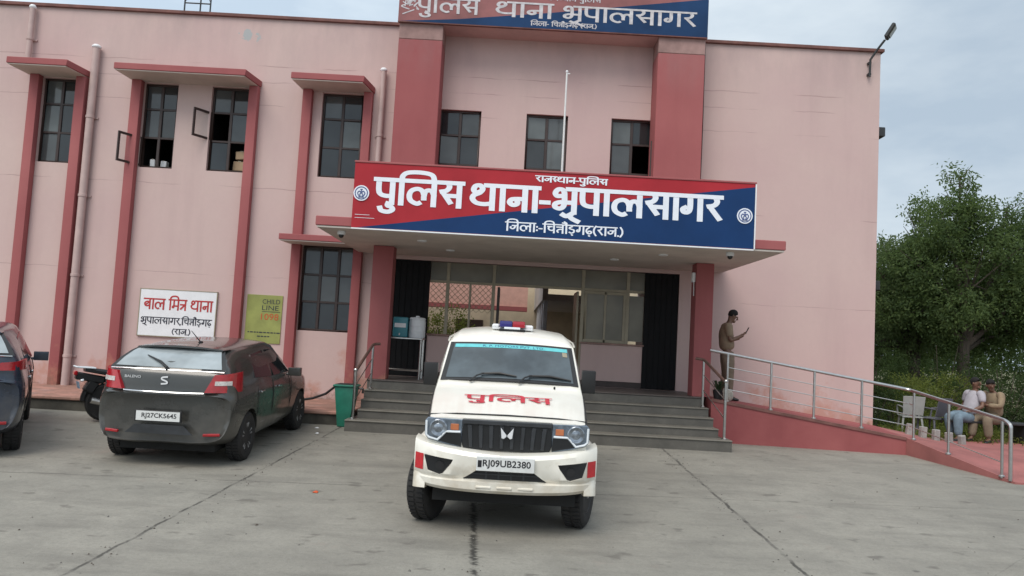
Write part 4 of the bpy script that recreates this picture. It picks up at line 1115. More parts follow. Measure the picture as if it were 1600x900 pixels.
# ------------------------------------------------------------------ hatchback seen from behind (local +y is its nose)
def hatchback(name, label, paint, loc, rz, scl=(1, 1, 1), plate=None, badge=True):
    H = thing(name, label, 'car', loc, (math.atan(0.047) * math.cos(rz), 0, rz))
    H.scale = scl
    def S(P_): return [tuple(p) for p in P_]
    secs = [
     S([(0, .10, .30), (.50, .10, .30), (.68, .12, .34), (.745, .16, .50), (.755, .16, .70), (.73, .16, .84), (.60, .15, .885), (.40, .13, .893), (0, .12, .895)]),
     S([(0, .03, .33), (.56, .04, .33), (.735, .10, .38), (.815, .15, .56), (.822, .165, .72), (.79, .16, .85), (.68, .10, .895), (.42, .055, .902), (0, .04, .905)]),
     S([(0, .30, .26), (.60, .30, .26), (.80, .33, .34), (.862, .33, .58), (.868, .31, .76), (.85, .27, .88), (.735, .155, .925), (.45, .105, .93), (0, .09, .935)]),
     S([(0, .45, .24), (.62, .45, .24), (.82, .47, .33), (.872, .47, .60), (.876, .45, .80), (.835, .36, .98), (.745, .215, 1.175), (.48, .155, 1.19), (0, .14, 1.195)]),
     S([(0, .95, .22), (.62, .95, .22), (.82, .95, .32), (.872, .95, .60), (.878, .95, .82), (.840, .80, 1.00), (.640, .66, 1.375), (.46, .60, 1.435), (0, .57, 1.455)]),
     S([(0, 1.2, .20), (.62, 1.2, .20), (.82, 1.2, .30), (.868, 1.2, .60), (.874, 1.2, .84), (.842, 1.15, 1.00), (.640, 1.05, 1.430), (.46, 1.0, 1.482), (0, .98, 1.500)]),
     S([(0, 1.7, .20), (.62, 1.7, .20), (.82, 1.7, .30), (.866, 1.7, .60), (.872, 1.7, .84), (.842, 1.7, .985), (.640, 1.7, 1.450), (.46, 1.7, 1.500), (0, 1.7, 1.518)]),
     S([(0, 2.3, .20), (.62, 2.3, .20), (.82, 2.3, .30), (.864, 2.3, .60), (.868, 2.3, .83), (.838, 2.4, .965), (.640, 2.20, 1.435), (.46, 2.22, 1.480), (0, 2.24, 1.497)]),
     S([(0, 3.0, .20), (.62, 3.0, .20), (.80, 3.0, .32), (.860, 3.0, .60), (.862, 3.0, .80), (.825, 3.0, .93), (.70, 2.92, 1.00), (.46, 2.98, 1.03), (0, 3.0, 1.045)]),
     S([(0, 3.6, .22), (.60, 3.6, .22), (.77, 3.6, .34), (.835, 3.6, .58), (.835, 3.6, .74), (.80, 3.6, .86), (.66, 3.6, .91), (.44, 3.6, .93), (0, 3.6, .94)]),
     S([(0, 3.96, .26), (.50, 3.90, .26), (.66, 3.85, .36), (.73, 3.82, .54), (.73, 3.82, .66), (.68, 3.84, .74), (.56, 3.88, .78), (.40, 3.92, .80), (0, 3.95, .81)])]
    b = MB(); b.hull(secs, ku=3, kv=3); body = b.build('body', paint, H, world=False, angle=50)
    boolean(body, [arch_cutter(.75, .31, .37, .58, 1.0), arch_cutter(.75, .31, .37, -1.0, -.58), arch_cutter(3.27, .31, .37, .58, 1.0), arch_cutter(3.27, .31, .37, -1.0, -.58)])
    b = MB(); b.box(-.6, .6, .3, 3.7, .17, .5); b.build('underbody', 'under', H, world=False)
    # rear screen on the tailgate slope
    def rs(u, v_, lift=0.0):
        a = Vector((.70 * (2 * u - 1), .175 + .03 * (2 * u - 1) ** 2, 1.190)); t = Vector((.53 * (2 * u - 1), .575 + .02 * (2 * u - 1) ** 2, 1.430))
        n_ = Vector((0, -.52, .85))
        return a.lerp(t, v_) + n_ * (lift + .125 * v_ * (1 - v_))
    def rpatch(nm, u0, u1, v0, v1, lift, mt, parent=None, nu=10, nv=3):
        b = MB(); vs_ = [rs(u0 + (u1 - u0) * i / nu, v0 + (v1 - v0) * j / nv, lift) for j in range(nv + 1) for i in range(nu + 1)]
        b.add(vs_, [(j * (nu + 1) + i, j * (nu + 1) + i + 1, (j + 1) * (nu + 1) + i + 1, (j + 1) * (nu + 1) + i) for j in range(nv) for i in range(nu)])
        return b.build(nm, mt, parent or H, world=False)
    fr = rpatch('rear_screen_seal', -.02, 1.02, -.03, 1.03, .026, 'black')
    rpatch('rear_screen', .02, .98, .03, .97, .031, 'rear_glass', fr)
    b = MB(); b.tube([rs(.50, -.02, .05), rs(.42, .16, .055), rs(.24, .42, .046)], [.018, .016, .007], 6); b.ball(rs(.50, -.02, .03), .028, 8); b.build('rear_wiper', 'black', H, world=False)
    b = MB(); b.hull([[(0, .44, 1.462), (.30, .45, 1.458), (.55, .50, 1.435), (.56, .50, 1.445), (.54, .50, 1.455), (.30, .455, 1.480), (.2, .45, 1.483), (.1, .445, 1.486), (0, .44, 1.488)],
                      [(0, .70, 1.468), (.30, .70, 1.463), (.57, .74, 1.438), (.58, .74, 1.448), (.56, .74, 1.460), (.30, .70, 1.486), (.2, .70, 1.489), (.1, .70, 1.491), (0, .70, 1.493)]]); b.build('roof_spoiler', paint, H, world=False)
    b = MB(); b.tube([rs(u / 12, -.055, .028 + .004 * (1 - (u / 6 - 1) ** 2)) for u in range(13)], .007, 6); b.build('screen_trim', 'chrome', H, world=False)
    b = MB(); b.tube([(x, .035 + .09 * abs(x / .6) ** 2.5 - .004, .93) for x in [-.50 + k * .1 for k in range(11)]], .011, 6); b.build('tailgate_trim', 'chrome', H, world=False)
    # tail lamps wrap round the corners
    for s in (1, -1):
        def tl(t, z, lift=0.0):     # t 0 inner edge, 1 round on the flank
            pts = [(.50, .105), (.62, .135), (.72, .18), (.785, .25), (.825, .36), (.845, .47)]
            k = t * (len(pts) - 1); i = min(int(k), len(pts) - 2); f = k - i
            x = pts[i][0] + (pts[i + 1][0] - pts[i][0]) * f; y = pts[i][1] + (pts[i + 1][1] - pts[i][1]) * f
            lean = (z - .93) * .16
            return (s * (x - lean * .25 * t + lift * t), y + lean * (1 - t) - .022 - lift * (1 - t), z)
        def lamp(nm, t0, t1, z0, z1, lift, mt, par):
            nu, nv = 10, 3; b = MB()
            vs_ = [tl(t0 + (.16 * j / nv * (1 - i / nu) if nm == 'tail_lamp' else 0) + (t1 - t0) * i / nu, z0 + (z1 - z0) * j / nv + (.03 * (i / nu) if nm == 'tail_lamp' and j == nv else 0), lift) for j in range(nv + 1) for i in range(nu + 1)]
            k = len(vs_); vs_ += [(p[0] * .97, p[1] + .05, p[2]) for p in vs_]
            q = [(j * (nu + 1) + i, j * (nu + 1) + i + 1, (j + 1) * (nu + 1) + i + 1, (j + 1) * (nu + 1) + i) for j in range(nv) for i in range(nu)]
            rim = list(range(nu + 1)) + [(j + 1) * (nu + 1) + nu for j in range(nv)] + [nv * (nu + 1) + i for i in range(nu - 1, -1, -1)] + [j * (nu + 1) for j in range(nv - 1, 0, -1)]
            q += [(rim[i], k + rim[i], k + rim[(i + 1) % len(rim)], rim[(i + 1) % len(rim)]) for i in range(len(rim))]
            b.add(vs_, q); return b.build(nm, mt, par, world=False, angle=50)
        L_ = lamp('tail_lamp', .02, .98, .945 if badge else 1.03, 1.165 if badge else 1.12, .026, 'tail_red', H)
        if badge: lamp('reverse_lens', .20, .60, 1.035, 1.088, .034, 'tail_white', L_)
        b = MB(); b.obox((s * .62, .105, .42), (.20, .03, .035), (0, 0, s * .35)); b.build('bumper_reflector', 'tail_red', H, world=False, bevel=.006)
        # side glass
        def sd_(y, t): return (s * (.846 + (.645 - .846) * t), y, 1.0 + (1.445 - 1.0) * t)
        for q in ([sd_(2.52, .05), sd_(1.78, .06), sd_(1.74, .88), sd_(2.12, .86)], [sd_(1.68, .06), sd_(1.00, .14), sd_(1.12, .80), sd_(1.65, .88)]):
            q = [Vector(p) + Vector((s * .012, 0, .005)) for p in q]
            if s > 0: q = q[::-1]
            b = MB(); b.patch(q, 1, 1, 0, .01); b.build('side_window', 'car_glass', H, world=False)
        for y in (1.06, 1.72, 2.62):
            b = MB(); b.tube([(s * .83, y, .36), (s * .874, y, .60), (s * .880, y, .84), (s * .852, y, .965)], .006, 5); b.build('door_gap', 'black', H, world=False)
        for y in (1.20, 1.98):
            b = MB(); b.obox((s * .885, y, .86), (.03, .15, .030)); b.build('door_handle', 'chrome' if s > 0 else paint, H, world=False, bevel=.008)
        b = MB(); b.tube([(s * .84, 2.42, .99), (s * .90, 2.44, 1.0)], .02, 6); b.obox((s * .965, 2.46, 1.03), (.19, .10, .125), (0, 0, 0)); b.build('mirror', paint, H, world=False, bevel=.035, seg=3)
        for y in (.75, 3.27): wheel(H, s * .765, y, .315, .20, 'alloy', 0, s)
    b = MB(); b.patch([(.42, .026, .42), (-.42, .026, .42), (-.30, .024, .53), (.30, .024, .53)][::1], 1, 1, 0, .01); b.build('diffuser', 'slat_grey', H, world=False)
    b = MB(); b.box(-.305, .275, .010, .030, .565, .705); hp = b.build('number_plate_holder', 'black', H, world=False, bevel=.004)
    if plate:
        b = MB(); b.box(-.285, .255, .004, .0098, .578, .695); p_ = b.build('number_plate', 'plate', hp, world=False)
        b = MB(); latin_on(b, plate, .43, .075, lambda a, c: (-.215 + a, .002, .598 + c), bold=.0012); b.build('plate_number', 'ink', p_, world=False, smooth=False)
    if badge:
        b = MB()
        ribbons(b, [smooth_pts([(.040, .045), (-.03, .035), (-.035, .012), (.03, -.012), (.035, -.035), (-.040, -.045)])], .020, lambda u, v_, l: (u * .9, .086 + .1 * (.06 + v_ * .2) - l, 1.07 + v_), y_gap=.001)
        b.build('tailgate_badge', 'silver', H, world=False, smooth=False, fix=False)
        b = MB(); latin_on(b, 'BALENO', .20, .032, lambda a, c: (-.50 + a, .100, 1.085 + c)); b.build('model_lettering', 'silver', H, world=False, smooth=False)
    b = MB(); b.tube([(.05, 1.02, 1.505), (-.02, .86, 1.66)], [.008, .004], 6); b.ball((.05, 1.02, 1.505), (.03, .05, .018), 8); b.build('aerial', 'black', H, world=False)
    return H
HB = hatchback('hatchback_car', 'dark grey hatchback parked beside the jeep, seen from behind with red tail lamps', 'graphite', (-4.26, 9.60, gz(9.6)), 0.0, plate='RJ27CK5645')
SV = hatchback('parked_car', 'dark navy blue car cut off by the left edge of the photo', 'navy', (-6.78, 9.22, gz(9.2)), R(30), (1.03, 1.0, 1.07), plate=None, badge=False)
M['iron'] = simple('dark_iron', (0.030, 0.032, 0.034), 0.5, metal=0.2, var=0.25)
M['lamp_glass'] = simple('lamp_glass', (0.16, 0.16, 0.13), 0.15, var=0.15)
M['red_floor'] = simple('red_apron_floor', (0.32, 0.115, 0.105), 0.8, var=0.25, scale=1.4, bump=0.1)
M['teal_plastic'] = simple('teal_plastic', (0.04, 0.22, 0.27), 0.35, var=0.1)
M['bin_green'] = simple('bin_green', (0.018, 0.155, 0.105), 0.4, var=0.2, scale=5)
M['bag'] = simple('bag_cloth', (0.36, 0.33, 0.29), 0.85, var=0.3, scale=12)
M['plate_blue'] = simple('bike_plate', (0.22, 0.36, 0.50), 0.45, var=0.25, scale=30)
M['leaf_dark'] = simple('leaf_dark', (0.030, 0.055, 0.022), 0.6, var=0.35, scale=3)
M['card'] = simple('cardboard', (0.42, 0.30, 0.19), 0.85, var=0.15)

# ------------------------------------------------------------------ access ramp and red apron
RP = thing('access_ramp', 'red-painted access ramp that runs along the right wing and turns out to the yard', 'ramp', (5.5, 14.5, 0.26))
b = MB()
top = [(3.70, 13.95, 1.035), (7.06, 13.62, .56), (7.55, YF - .004, .56), (3.70, YF - .004, 1.035)]
bot = [(p[0], p[1], -.1) for p in top]
b.add(bot + top, [(3, 2, 1, 0), (4, 5, 6, 7), (0, 1, 5, 4), (1, 2, 6, 5), (2, 3, 7, 6), (3, 0, 4, 7)])
b.build('ramp_slope', 'red_ramp', RP, smooth=False)
b = MB()
ap = [(7.62, 11.55, gz(11.55) + .03), (16.0, 11.2, gz(11.2) + .03), (16.0, 13.6, .300), (9.0, 13.6, .335), (7.062, 13.619, .558),
      (7.552, YF - .01, .556), (9.0, 16.0, .32), (9.0, 17.3, .285), (16.0, 17.3, .285)]
n9 = len(ap); rim = [0, 1, 2, 8, 7, 6, 5, 4]
b.add(ap + [(p[0], p[1], -.1) for p in ap], [(0, 1, 2, 3), (0, 3, 4), (4, 3, 6, 5), (3, 2, 8, 6), (6, 8, 7)] + [(rim[i], rim[i] + n9, rim[(i + 1) % 8] + n9, rim[(i + 1) % 8]) for i in range(8)])
b.build('apron', 'red_floor', RP, smooth=False)
b = MB(); b.add([(3.70, 13.93, 1.04), (7.06, 13.60, .565), (7.06, 13.72, .567), (3.70, 14.05, 1.042)], [(0, 1, 2, 3)]); b.add([(3.70, 13.93, .99), (7.06, 13.60, .515), (7.06, 13.60, .565), (3.70, 13.93, 1.04)], [(0, 1, 2, 3)])
b.build('ramp_edge', 'cap', RP, smooth=False)

# ------------------------------------------------------------------ railings
def bent(pts, r, n=8, k=5, mb=None):
    """tube with rounded corners"""
    pts = [Vector(p) for p in pts]; out = [pts[0]]
    for i in range(1, len(pts) - 1):
        a, c, d = pts[i - 1], pts[i], pts[i + 1]
        rr = min(.09, (a - c).length * .4, (d - c).length * .4)
        p0 = c + (a - c).normalized() * rr; p1 = c + (d - c).normalized() * rr
        for j in range(k + 1):
            t = j / k; out.append(p0 * (1 - t) ** 2 + c * 2 * t * (1 - t) + p1 * t * t)
    out.append(pts[-1]); mb.tube(out, r, n)
RR = thing('ramp_railing', 'stainless steel railing with thin wires along the access ramp', 'railing', (5.4, 13.8, .9))
def lerp3(a, c, t): return tuple(a[i] + (c[i] - a[i]) * t for i in range(3))
A0 = (3.78, 13.98, 1.03); B0 = (7.12, 13.66, .56); C0 = (7.58, 11.72, gz(11.72) + .05)
def rp(t):          # t 0..1 along slope, 1..2 along the return
    return lerp3(A0, B0, t) if t <= 1 else lerp3(B0, C0, t - 1)
b = MB()
bent([(3.66, 14.0, 1.905), (rp(1)[0], rp(1)[1], 1.40), (C0[0], C0[1], 1.08), (C0[0] + .02, C0[1] - .09, 1.02), (C0[0] + .02, C0[1] - .09, gz(11.6) + .03)], .028, 10, 6, b)
b.build('top_rail', 'steel', RR)
for t in (.06, .29, .515, .76, 1.06, 1.45, 1.97):
    p = rp(t); zt = (1.89 + (1.40 - 1.89) * t) if t <= 1 else 1.40 + (1.08 - 1.40) * (t - 1)
    b = MB(); b.tube([(p[0], p[1], p[2] - .02), (p[0], p[1], zt - .01)], .022, 8)
    b.lathe([(.045, p[2] + .0), (.045, p[2] + .014), (.024, p[2] + .03)], (p[0], p[1], 0), n=12)
    b.build('rail_post', 'steel', RR)
for k, f in enumerate((.25, .48, .71)):
    b = MB()
    def wz(t): 
        p = rp(t); zt = (1.89 + (1.40 - 1.89) * t) if t <= 1 else 1.40 + (1.08 - 1.40) * (t - 1)
        return (p[0], p[1], p[2] + (zt - p[2]) * f)
    b.tube([wz(0.06), wz(.5), wz(1.0), wz(1.06)] + ([wz(1.5), wz(1.97)] if k == 0 else []), .009, 6); b.build('rail_wire', 'steel', RR)
def stair_rail(label, xa, ya, za, ha, xb, yb_, zb, hb, hook):
    T = thing('stair_handrail', label, 'handrail', (xa, ya, za), group='handrails of the entrance steps')
    b = MB(); b.tube([(xa, ya, za), (xa, ya, za + ha)], .024, 8); b.ball((xa, ya, za + ha + .02), .036, 10); b.lathe([(.05, za), (.05, za + .012), (.026, za + .03)], (xa, ya, 0), n=12); b.build('rail_post', 'steel', T)
    b = MB(); b.tube([(xb, yb_, zb), (xb, yb_, zb + hb)], .020, 8); b.lathe([(.045, zb), (.045, zb + .012), (.024, zb + .03)], (xb, yb_, 0), n=12); b.build('rail_post', 'steel', T)
    b = MB(); bent([(xa, ya, za + ha), (xb, yb_, zb + hb), (xb + hook, yb_ + .10, zb + hb + .01)], .026, 8, 5, b); b.build('top_rail', 'steel_brown', T)
    for f in (.36, .68):
        b = MB(); b.tube([(xa, ya, za + ha * f), (xb, yb_, zb + hb * f)], .009, 6); b.build('rail_wire', 'steel', T)
stair_rail('left stair handrail of worn steel beside the green bin', -2.56, 13.05, .42, .80, -2.44, 13.90, .88, .80, .10)
stair_rail('right stair handrail of worn steel at the foot of the red ramp', 3.70, 13.05, .42, .95, 3.53, 13.90, .88, .85, -.12)

# ------------------------------------------------------------------ pipes, lamps, cameras, pole
def pipe(label, x, z0, z1, r, cat='drainpipe'):
    T = thing('drainpipe', label, cat, (x, YF - .1, z0), group='drainpipes on the front wall')
    b = MB(); b.tube([(x, YF - .11, z0), (x, YF - .11, z1)], r, 12); b.build('pipe', 'pipe', T)
    b = MB(); b.lathe([(0, z1 + .05), (r * .8, z1 + .045), (r * 1.25, z1 + .01), (r * 1.25, z1 - .01), (r, z1 - .03)], (x, YF - .11, 0), n=14); b.build('cowl', 'white', T)
    z = z0 + .6
    while z < z1 - .3:
        b = MB(); b.lathe([(r + .001, z - .03), (r + .012, z - .025), (r + .012, z + .025), (r + .001, z + .03)], (x, YF - .11, 0), n=12); b.box(x - r - .05, x + r + .05, YF - .03, YF - .003, z - .018, z + .018); b.build('pipe_clamp', 'pipe', T); z += 1.65
pipe('long pink drainpipe between the two left window bays', -8.94, .48, 7.52, .075)
pipe('short pink drainpipe beside the left red pilaster', -2.92, 3.72, 7.36, .060)
pipe('upper drainpipe above the leftmost window hood', -10.35, 7.02, 8.30, .055)

LF = thing('roof_floodlight', 'dark street light on a slanted pipe arm at the roof corner', 'light', (7.42, YF, 7.6))
b = MB(); b.tube([(7.24, YF - .08, 7.80), (7.24, YF - .10, 8.16), (7.33, YF - .20, 8.34), (7.44, YF - .30, 8.52)], .024, 8); b.build('arm', 'iron', LF)
b = MB(); b.box(7.21, 7.27, YF - .09, YF - .002, 7.84, 7.88); b.box(7.21, 7.27, YF - .09, YF - .002, 8.08, 8.12); b.build('bracket', 'iron', LF)
dr = Vector((.26, -.16, .50)).normalized()
b = MB(); c = Vector((7.44, YF - .30, 8.52)) + dr * .19
rot = dr.to_track_quat('Z', 'Y').to_euler()
b.obox(c, (.22, .08, .32), rot); hd = b.build('lamp_head', 'iron', LF, bevel=.02)
b = MB(); mt = rot.to_matrix(); off = mt @ Vector((0, -.050, .01)); off2 = mt @ Vector((0, .050, .01))
b.obox(c + (off if off.y < 0 else off2), (.17, .012, .23), rot); b.build('lamp_glass', 'lamp_glass', hd, bevel=.004)
for label, x, z, w_ in (('small dark lamp box high on the right flank of the building', 7.50, 6.72, .17), ('small dark lamp box low on the right flank of the building', 7.50, 3.45, .13)):
    T = thing('flank_lamp', label, 'light', (x, YF + .3, z), group='lamps on the right flank')
    b = MB(); b.prism([(YF + .15, z - .10), (YF + .45, z - .10), (YF + .45, z + .07), (YF + .15, z + .10)], 'x', x + .04, x + .04 + w_); b.build('housing', 'iron', T, bevel=.012)
    b = MB(); b.box(x + .001, x + .04, YF + .24, YF + .36, z - .05, z + .05); b.build('bracket', 'iron', T)
def dome(label, x, y, z):
    T = thing('dome_camera', label, 'camera', (x, y, z), group='cameras under the porch canopy')
    b = MB(); b.lathe([(0.0, z), (.065, z), (.068, z - .05), (.055, z - .06)], (x, y, 0), n=18); b.build('mount', 'white', T)
    b = MB(); b.ball((x, y - .01, z - .07), .045, 12); b.build('lens_dome', 'black', T)
dome('white dome camera under the left corner of the porch canopy', -2.85, 12.55, 3.518)
dome('white dome camera under the right corner of the porch canopy', 3.55, 12.55, 3.518)
T = thing('column_switchbox', 'small white switch box near the top of the right porch column', 'box', (3.42, 14.3, 3.25))
b = MB(); b.box(3.36, 3.418, 14.3, 14.40, 3.16, 3.34); b.build('box', 'white', T, bevel=.008)
b = MB(); b.tube([(3.40, 14.35, 3.16), (3.405, 14.35, 2.9)], .010, 6); b.build('conduit', 'white', T)

FP = thing('flagpole', 'slim white flagpole without a flag standing on the porch canopy', 'pole', (.82, 14.3, 3.7))
b = MB(); b.tube([(.82, 14.3, 3.70), (.82, 14.3, 7.02)], [.024, .017], 10); b.build('pole', 'plate', FP)
b = MB(); b.ball((.82, 14.3, 7.04), .028, 10); b.tube([(.82, 14.3, 7.0), (.88, 14.3, 7.0)], .012, 6); b.build('finial', 'white', FP)
b = MB(); b.lathe([(.10, 3.701), (.10, 3.73), (.04, 3.75), (.035, 3.80)], (.82, 14.3, 0), n=14); b.build('base_plate', 'steel', FP)
TF = thing('roof_frame', 'thin steel frame standing on the roof behind the left parapet', 'frame', (-7.9, 18, 8.0))
b = MB()
for x in (-8.24, -7.86, -7.62): b.tube([(x, 18, 8.0), (x, 18, 10.6)], .018, 6)
b.tube([(-8.24, 18, 9.56), (-7.62, 18, 9.56)], .016, 6); b.tube([(-8.24, 18, 9.60), (-7.86, 18, 9.95), (-7.62, 18, 9.6)], .008, 4); b.tube([(-8.24, 18, 10.4), (-7.62, 18, 10.4)], .016, 6)
b.build('frame', 'iron', TF)

# ------------------------------------------------------------------ porch things
WS = thing('water_stand', 'tall steel stand for water containers before the left dark door', 'stand', (-2.0, 15.0, 1.04))
b = MB(); b.box(-2.42, -1.66, 14.72, 15.25, 1.80, 1.83); b.build('shelf', 'steel', WS, bevel=.006)
for x in (-2.39, -1.69):
    for y in (14.75, 15.22):
        b = MB(); b.tube([(x, y, 1.041), (x, y, 1.80)], .020, 6); b.build('leg', 'steel', WS)
b = MB()
for p, q in (((-2.39, 14.75, 1.2), (-1.69, 14.75, 1.2)), ((-2.39, 15.22, 1.2), (-1.69, 15.22, 1.2)), ((-2.39, 14.75, 1.2), (-2.39, 15.22, 1.2)), ((-1.69, 14.75, 1.2), (-1.69, 15.22, 1.2))): b.tube([p, q], .014, 6)
b.build('stretcher', 'steel', WS)
b = MB(); b.tube([(-2.52, 14.72, 1.86), (-2.38, 14.74, 1.825)], .02, 6); b.build('tap_end', 'black', WS)
WC = thing('water_cooler', 'teal and white box water cooler on the steel stand', 'container', (-2.10, 14.98, 1.83))
b = MB(); b.box(-2.25, -1.97, 14.82, 15.14, 1.832, 2.22); b.build('tank', 'teal_plastic', WC, bevel=.03, seg=3)
b = MB(); b.box(-2.22, -2.0, 14.813, 14.822, 2.02, 2.10); b.build('pale_band', 'white', WC)
b = MB(); b.tube([(-2.11, 14.82, 1.90), (-2.11, 14.77, 1.90), (-2.11, 14.765, 1.87)], .012, 6); b.build('tap', 'steel', WC)
WJ = thing('water_jar', 'round white water jar with a lid on the steel stand', 'container', (-1.79, 14.98, 1.83))
b = MB(); b.lathe([(0, 1.832), (.145, 1.832), (.160, 1.86), (.160, 2.14), (.150, 2.18), (.11, 2.20)], (-1.80, 14.98, 0), n=28)
for z in (1.95, 2.06): b.lathe([(.161, z - .012), (.166, z), (.161, z + .012)], (-1.80, 14.98, 0), n=28)
b.build('jar', 'white', WJ)
b = MB(); b.lathe([(.155, 2.185), (.158, 2.20), (.14, 2.225), (.04, 2.235), (.035, 2.26), (0, 2.26)], (-1.80, 14.98, 0), n=28); b.build('lid', 'white', WJ)

BN = thing('waste_bin', 'tall green plastic waste bin against the left side of the steps', 'bin', (-2.76, 13.42, gz(13.4)))
zb_ = gz(13.4)
b = MB(); b.add([(-2.87, 13.30, zb_), (-2.66, 13.30, zb_), (-2.66, 13.56, zb_), (-2.87, 13.56, zb_), (-2.94, 13.24, zb_ + .68), (-2.59, 13.24, zb_ + .68), (-2.59, 13.62, zb_ + .68), (-2.94, 13.62, zb_ + .68)],
                [(3, 2, 1, 0), (0, 1, 5, 4), (1, 2, 6, 5), (2, 3, 7, 6), (3, 0, 4, 7), (4, 5, 6, 7)]); b.build('body', 'bin_green', BN, bevel=.015, seg=2)
b = MB(); b.box(-2.965, -2.565, 13.215, 13.645, zb_ + .681, zb_ + .72); b.build('rim', 'bin_green', BN, bevel=.012)
b = MB(); b.box(-2.93, -2.60, 13.25, 13.61, zb_ + .7205, zb_ + .726); b.build('mouth', 'dark', BN)
b = MB(); b.tube([(-2.56, 13.42, zb_ + .66), (-2.48, 13.40, zb_ + .655), (-2.48, 13.40, zb_ + .58)], .02, 6); b.build('handle', 'black', BN)
HO = thing('hose', 'black hose drooping from the plinth to the green bin', 'hose', (-3.6, 14.0, .7))
b = MB(); b.tube([(-4.1, 13.95, .56), (-3.75, 13.9, .60), (-3.45, 13.85, .66), (-3.2, 13.75, .76), (-2.97, 13.6, .94)], .022, 8); b.build('pipe', 'black', HO)

b = MB(); b.ball((4.06, 14.15, 1.10), (.10, .08, .12), 12); b.ball((4.00, 14.14, 1.17), (.05, .045, .07), 8)
SK = thing('cloth_bag', "off-white cloth bag on the ramp by the standing officer's feet", 'bag', (4.1, 14.15, .98)); b.build('sack', 'bag', SK)
b = MB(); b.tube([(4.0, 14.12, 1.22), (3.97, 14.1, 1.29), (4.04, 14.12, 1.31), (4.07, 14.14, 1.21)], .010, 6); b.build('handle', 'dark', SK)
b = MB(); b.lathe([(0, 1.0), (.075, 1.0), (.10, 1.16), (.104, 1.18), (.09, 1.17), (0, 1.15)], (3.93, 14.35, 0), n=16)
PT = thing('flower_pot', 'small dark plant pot on the ramp beside the porch column', 'pot', (3.93, 14.35, 1.0)); b.build('pot', 'iron', PT)
rr = random.Random(3); b = MB()
for k in range(60):
    a = rr.uniform(0, 6.28); l = rr.uniform(.08, .20); c = Vector((3.93 + rr.uniform(-.05, .05), 14.35 + rr.uniform(-.05, .05), 1.16))
    t = c + Vector((math.cos(a) * l * .6, math.sin(a) * l * .6, l)); s = Vector((-math.sin(a), math.cos(a), 0)) * .014
    b.add([c - s * .4, c + s * .4, t + s, t - s], [(0, 1, 2, 3)])
b.build('leaves', 'leaf_dark', PT, smooth=False, fix=False)

# scraps on the ground
for k, (x, y, s) in enumerate(((-3.15, 13.05, .035), (-3.02, 12.55, .03), (-2.1, 8.85, .03))):
    b = MB(); rr = random.Random(k); z = gz(y)
    b.add([(x - s, y - s * .6, z + .006), (x + s, y - s, z + .004), (x + s * 1.1, y + s * .7, z + .012), (x, y + s, z + .02), (x - s, y + s * .6, z + .005)], [(0, 1, 2, 3, 4)])
    tag(b.build('paper_scrap', 'white' if k < 2 else 'sign_orange', smooth=False, fix=False), ['white paper scrap lying on the yard before the plinth', 'white paper scrap lying by the long joint near the steps', 'small reddish scrap lying on the open yard beside the long joint'][k], 'litter', 'scraps on the yard')

# ------------------------------------------------------------------ motorcycle half hidden behind the hatchback
MC = thing('motorcycle', 'black motorcycle parked behind the hatchback with its tail towards the yard', 'motorcycle', (-6.50, 12.62, gz(12.6)), (0, R(0), R(38)))
def spoked(x):
    b = MB(); b.lathe([(.235, -.04), (.27, -.055), (.30, -.04), (.308, 0), (.30, .04), (.27, .055), (.235, .04)], (x, 0, .31), axis='y', n=30); o = b.build('wheel', 'rubber', MC, world=False)
    b = MB()
    for k in range(6):
        a = 2 * PI * k / 6; b.tube([(x, 0, .31), (x + .235 * math.cos(a), 0, .31 + .235 * math.sin(a))], .012, 5)
    b.lathe([(.23, -.03), (.245, -.03), (.245, .03), (.23, .03)], (x, 0, .31), axis='y', n=30); b.lathe([(0, -.05), (.06, -.05), (.06, .05), (0, .05)], (x, 0, .31), axis='y', n=14)
    b.build('rim', 'rim_dark', o, world=False)
spoked(0); spoked(1.28)
b = MB(); b.tube([(-.02, .09, .31), (.45, .09, .36)], .028, 6); b.tube([(-.02, -.09, .31), (.45, -.09, .36)], .028, 6); b.tube([(.45, 0, .36), (.35, 0, .70), (.95, 0, .78), (.55, 0, .35)], .03, 6); b.build('frame', 'black', MC, world=False)
b = MB(); b.obox((.52, 0, .42), (.34, .26, .30)); b.build('engine', 'iron', MC, world=False, bevel=.03)
b = MB(); b.ball((.68, 0, .84), (.26, .15, .13), 14); b.build('fuel_tank', 'black', MC, world=False)
b = MB(); b.hull([[(0, -.35, .80), (.06, -.35, .80), (.10, -.35, .81), (.10, -.35, .84), (.06, -.35, .87), (0, -.35, .87)], [(0, 0, .74), (.09, 0, .74), (.13, 0, .76), (.13, 0, .80), (.09, 0, .83), (0, 0, .83)], [(0, .5, .72), (.08, .5, .72), (.12, .5, .74), (.12, .5, .77), (.08, .5, .80), (0, .5, .80)]])
b.v = [(p[1], p[0], p[2]) for p in b.v]; b.build('seat', 'black', MC, world=False)
b = MB(); b.obox((-.26, 0, .70), (.42, .17, .12), (0, .18, 0)); b.obox((-.24, 0, .56), (.16, .16, .20), (0, .5, 0)); b.build('tail_fairing', 'black', MC, world=False, bevel=.02)
b = MB(); b.obox((-.475, 0, .775), (.05, .17, .075), (0, .1, 0)); b.build('tail_lamp', 'tail_red', MC, world=False, bevel=.015)
b = MB(); b.tube([(-.46, .08, .87), (-.50, .0, .885), (-.46, -.08, .87), (-.2, -.10, .86)], .014, 6); b.tube([(-.46, .08, .87), (-.2, .10, .86)], .014, 6); b.build('grab_rail', 'drl', MC, world=False)
b = MB(); b.obox((-.42, 0, .585), (.012, .21, .11), (0, -.2, 0)); b.build('number_plate', 'plate_blue', MC, world=False, bevel=.003)
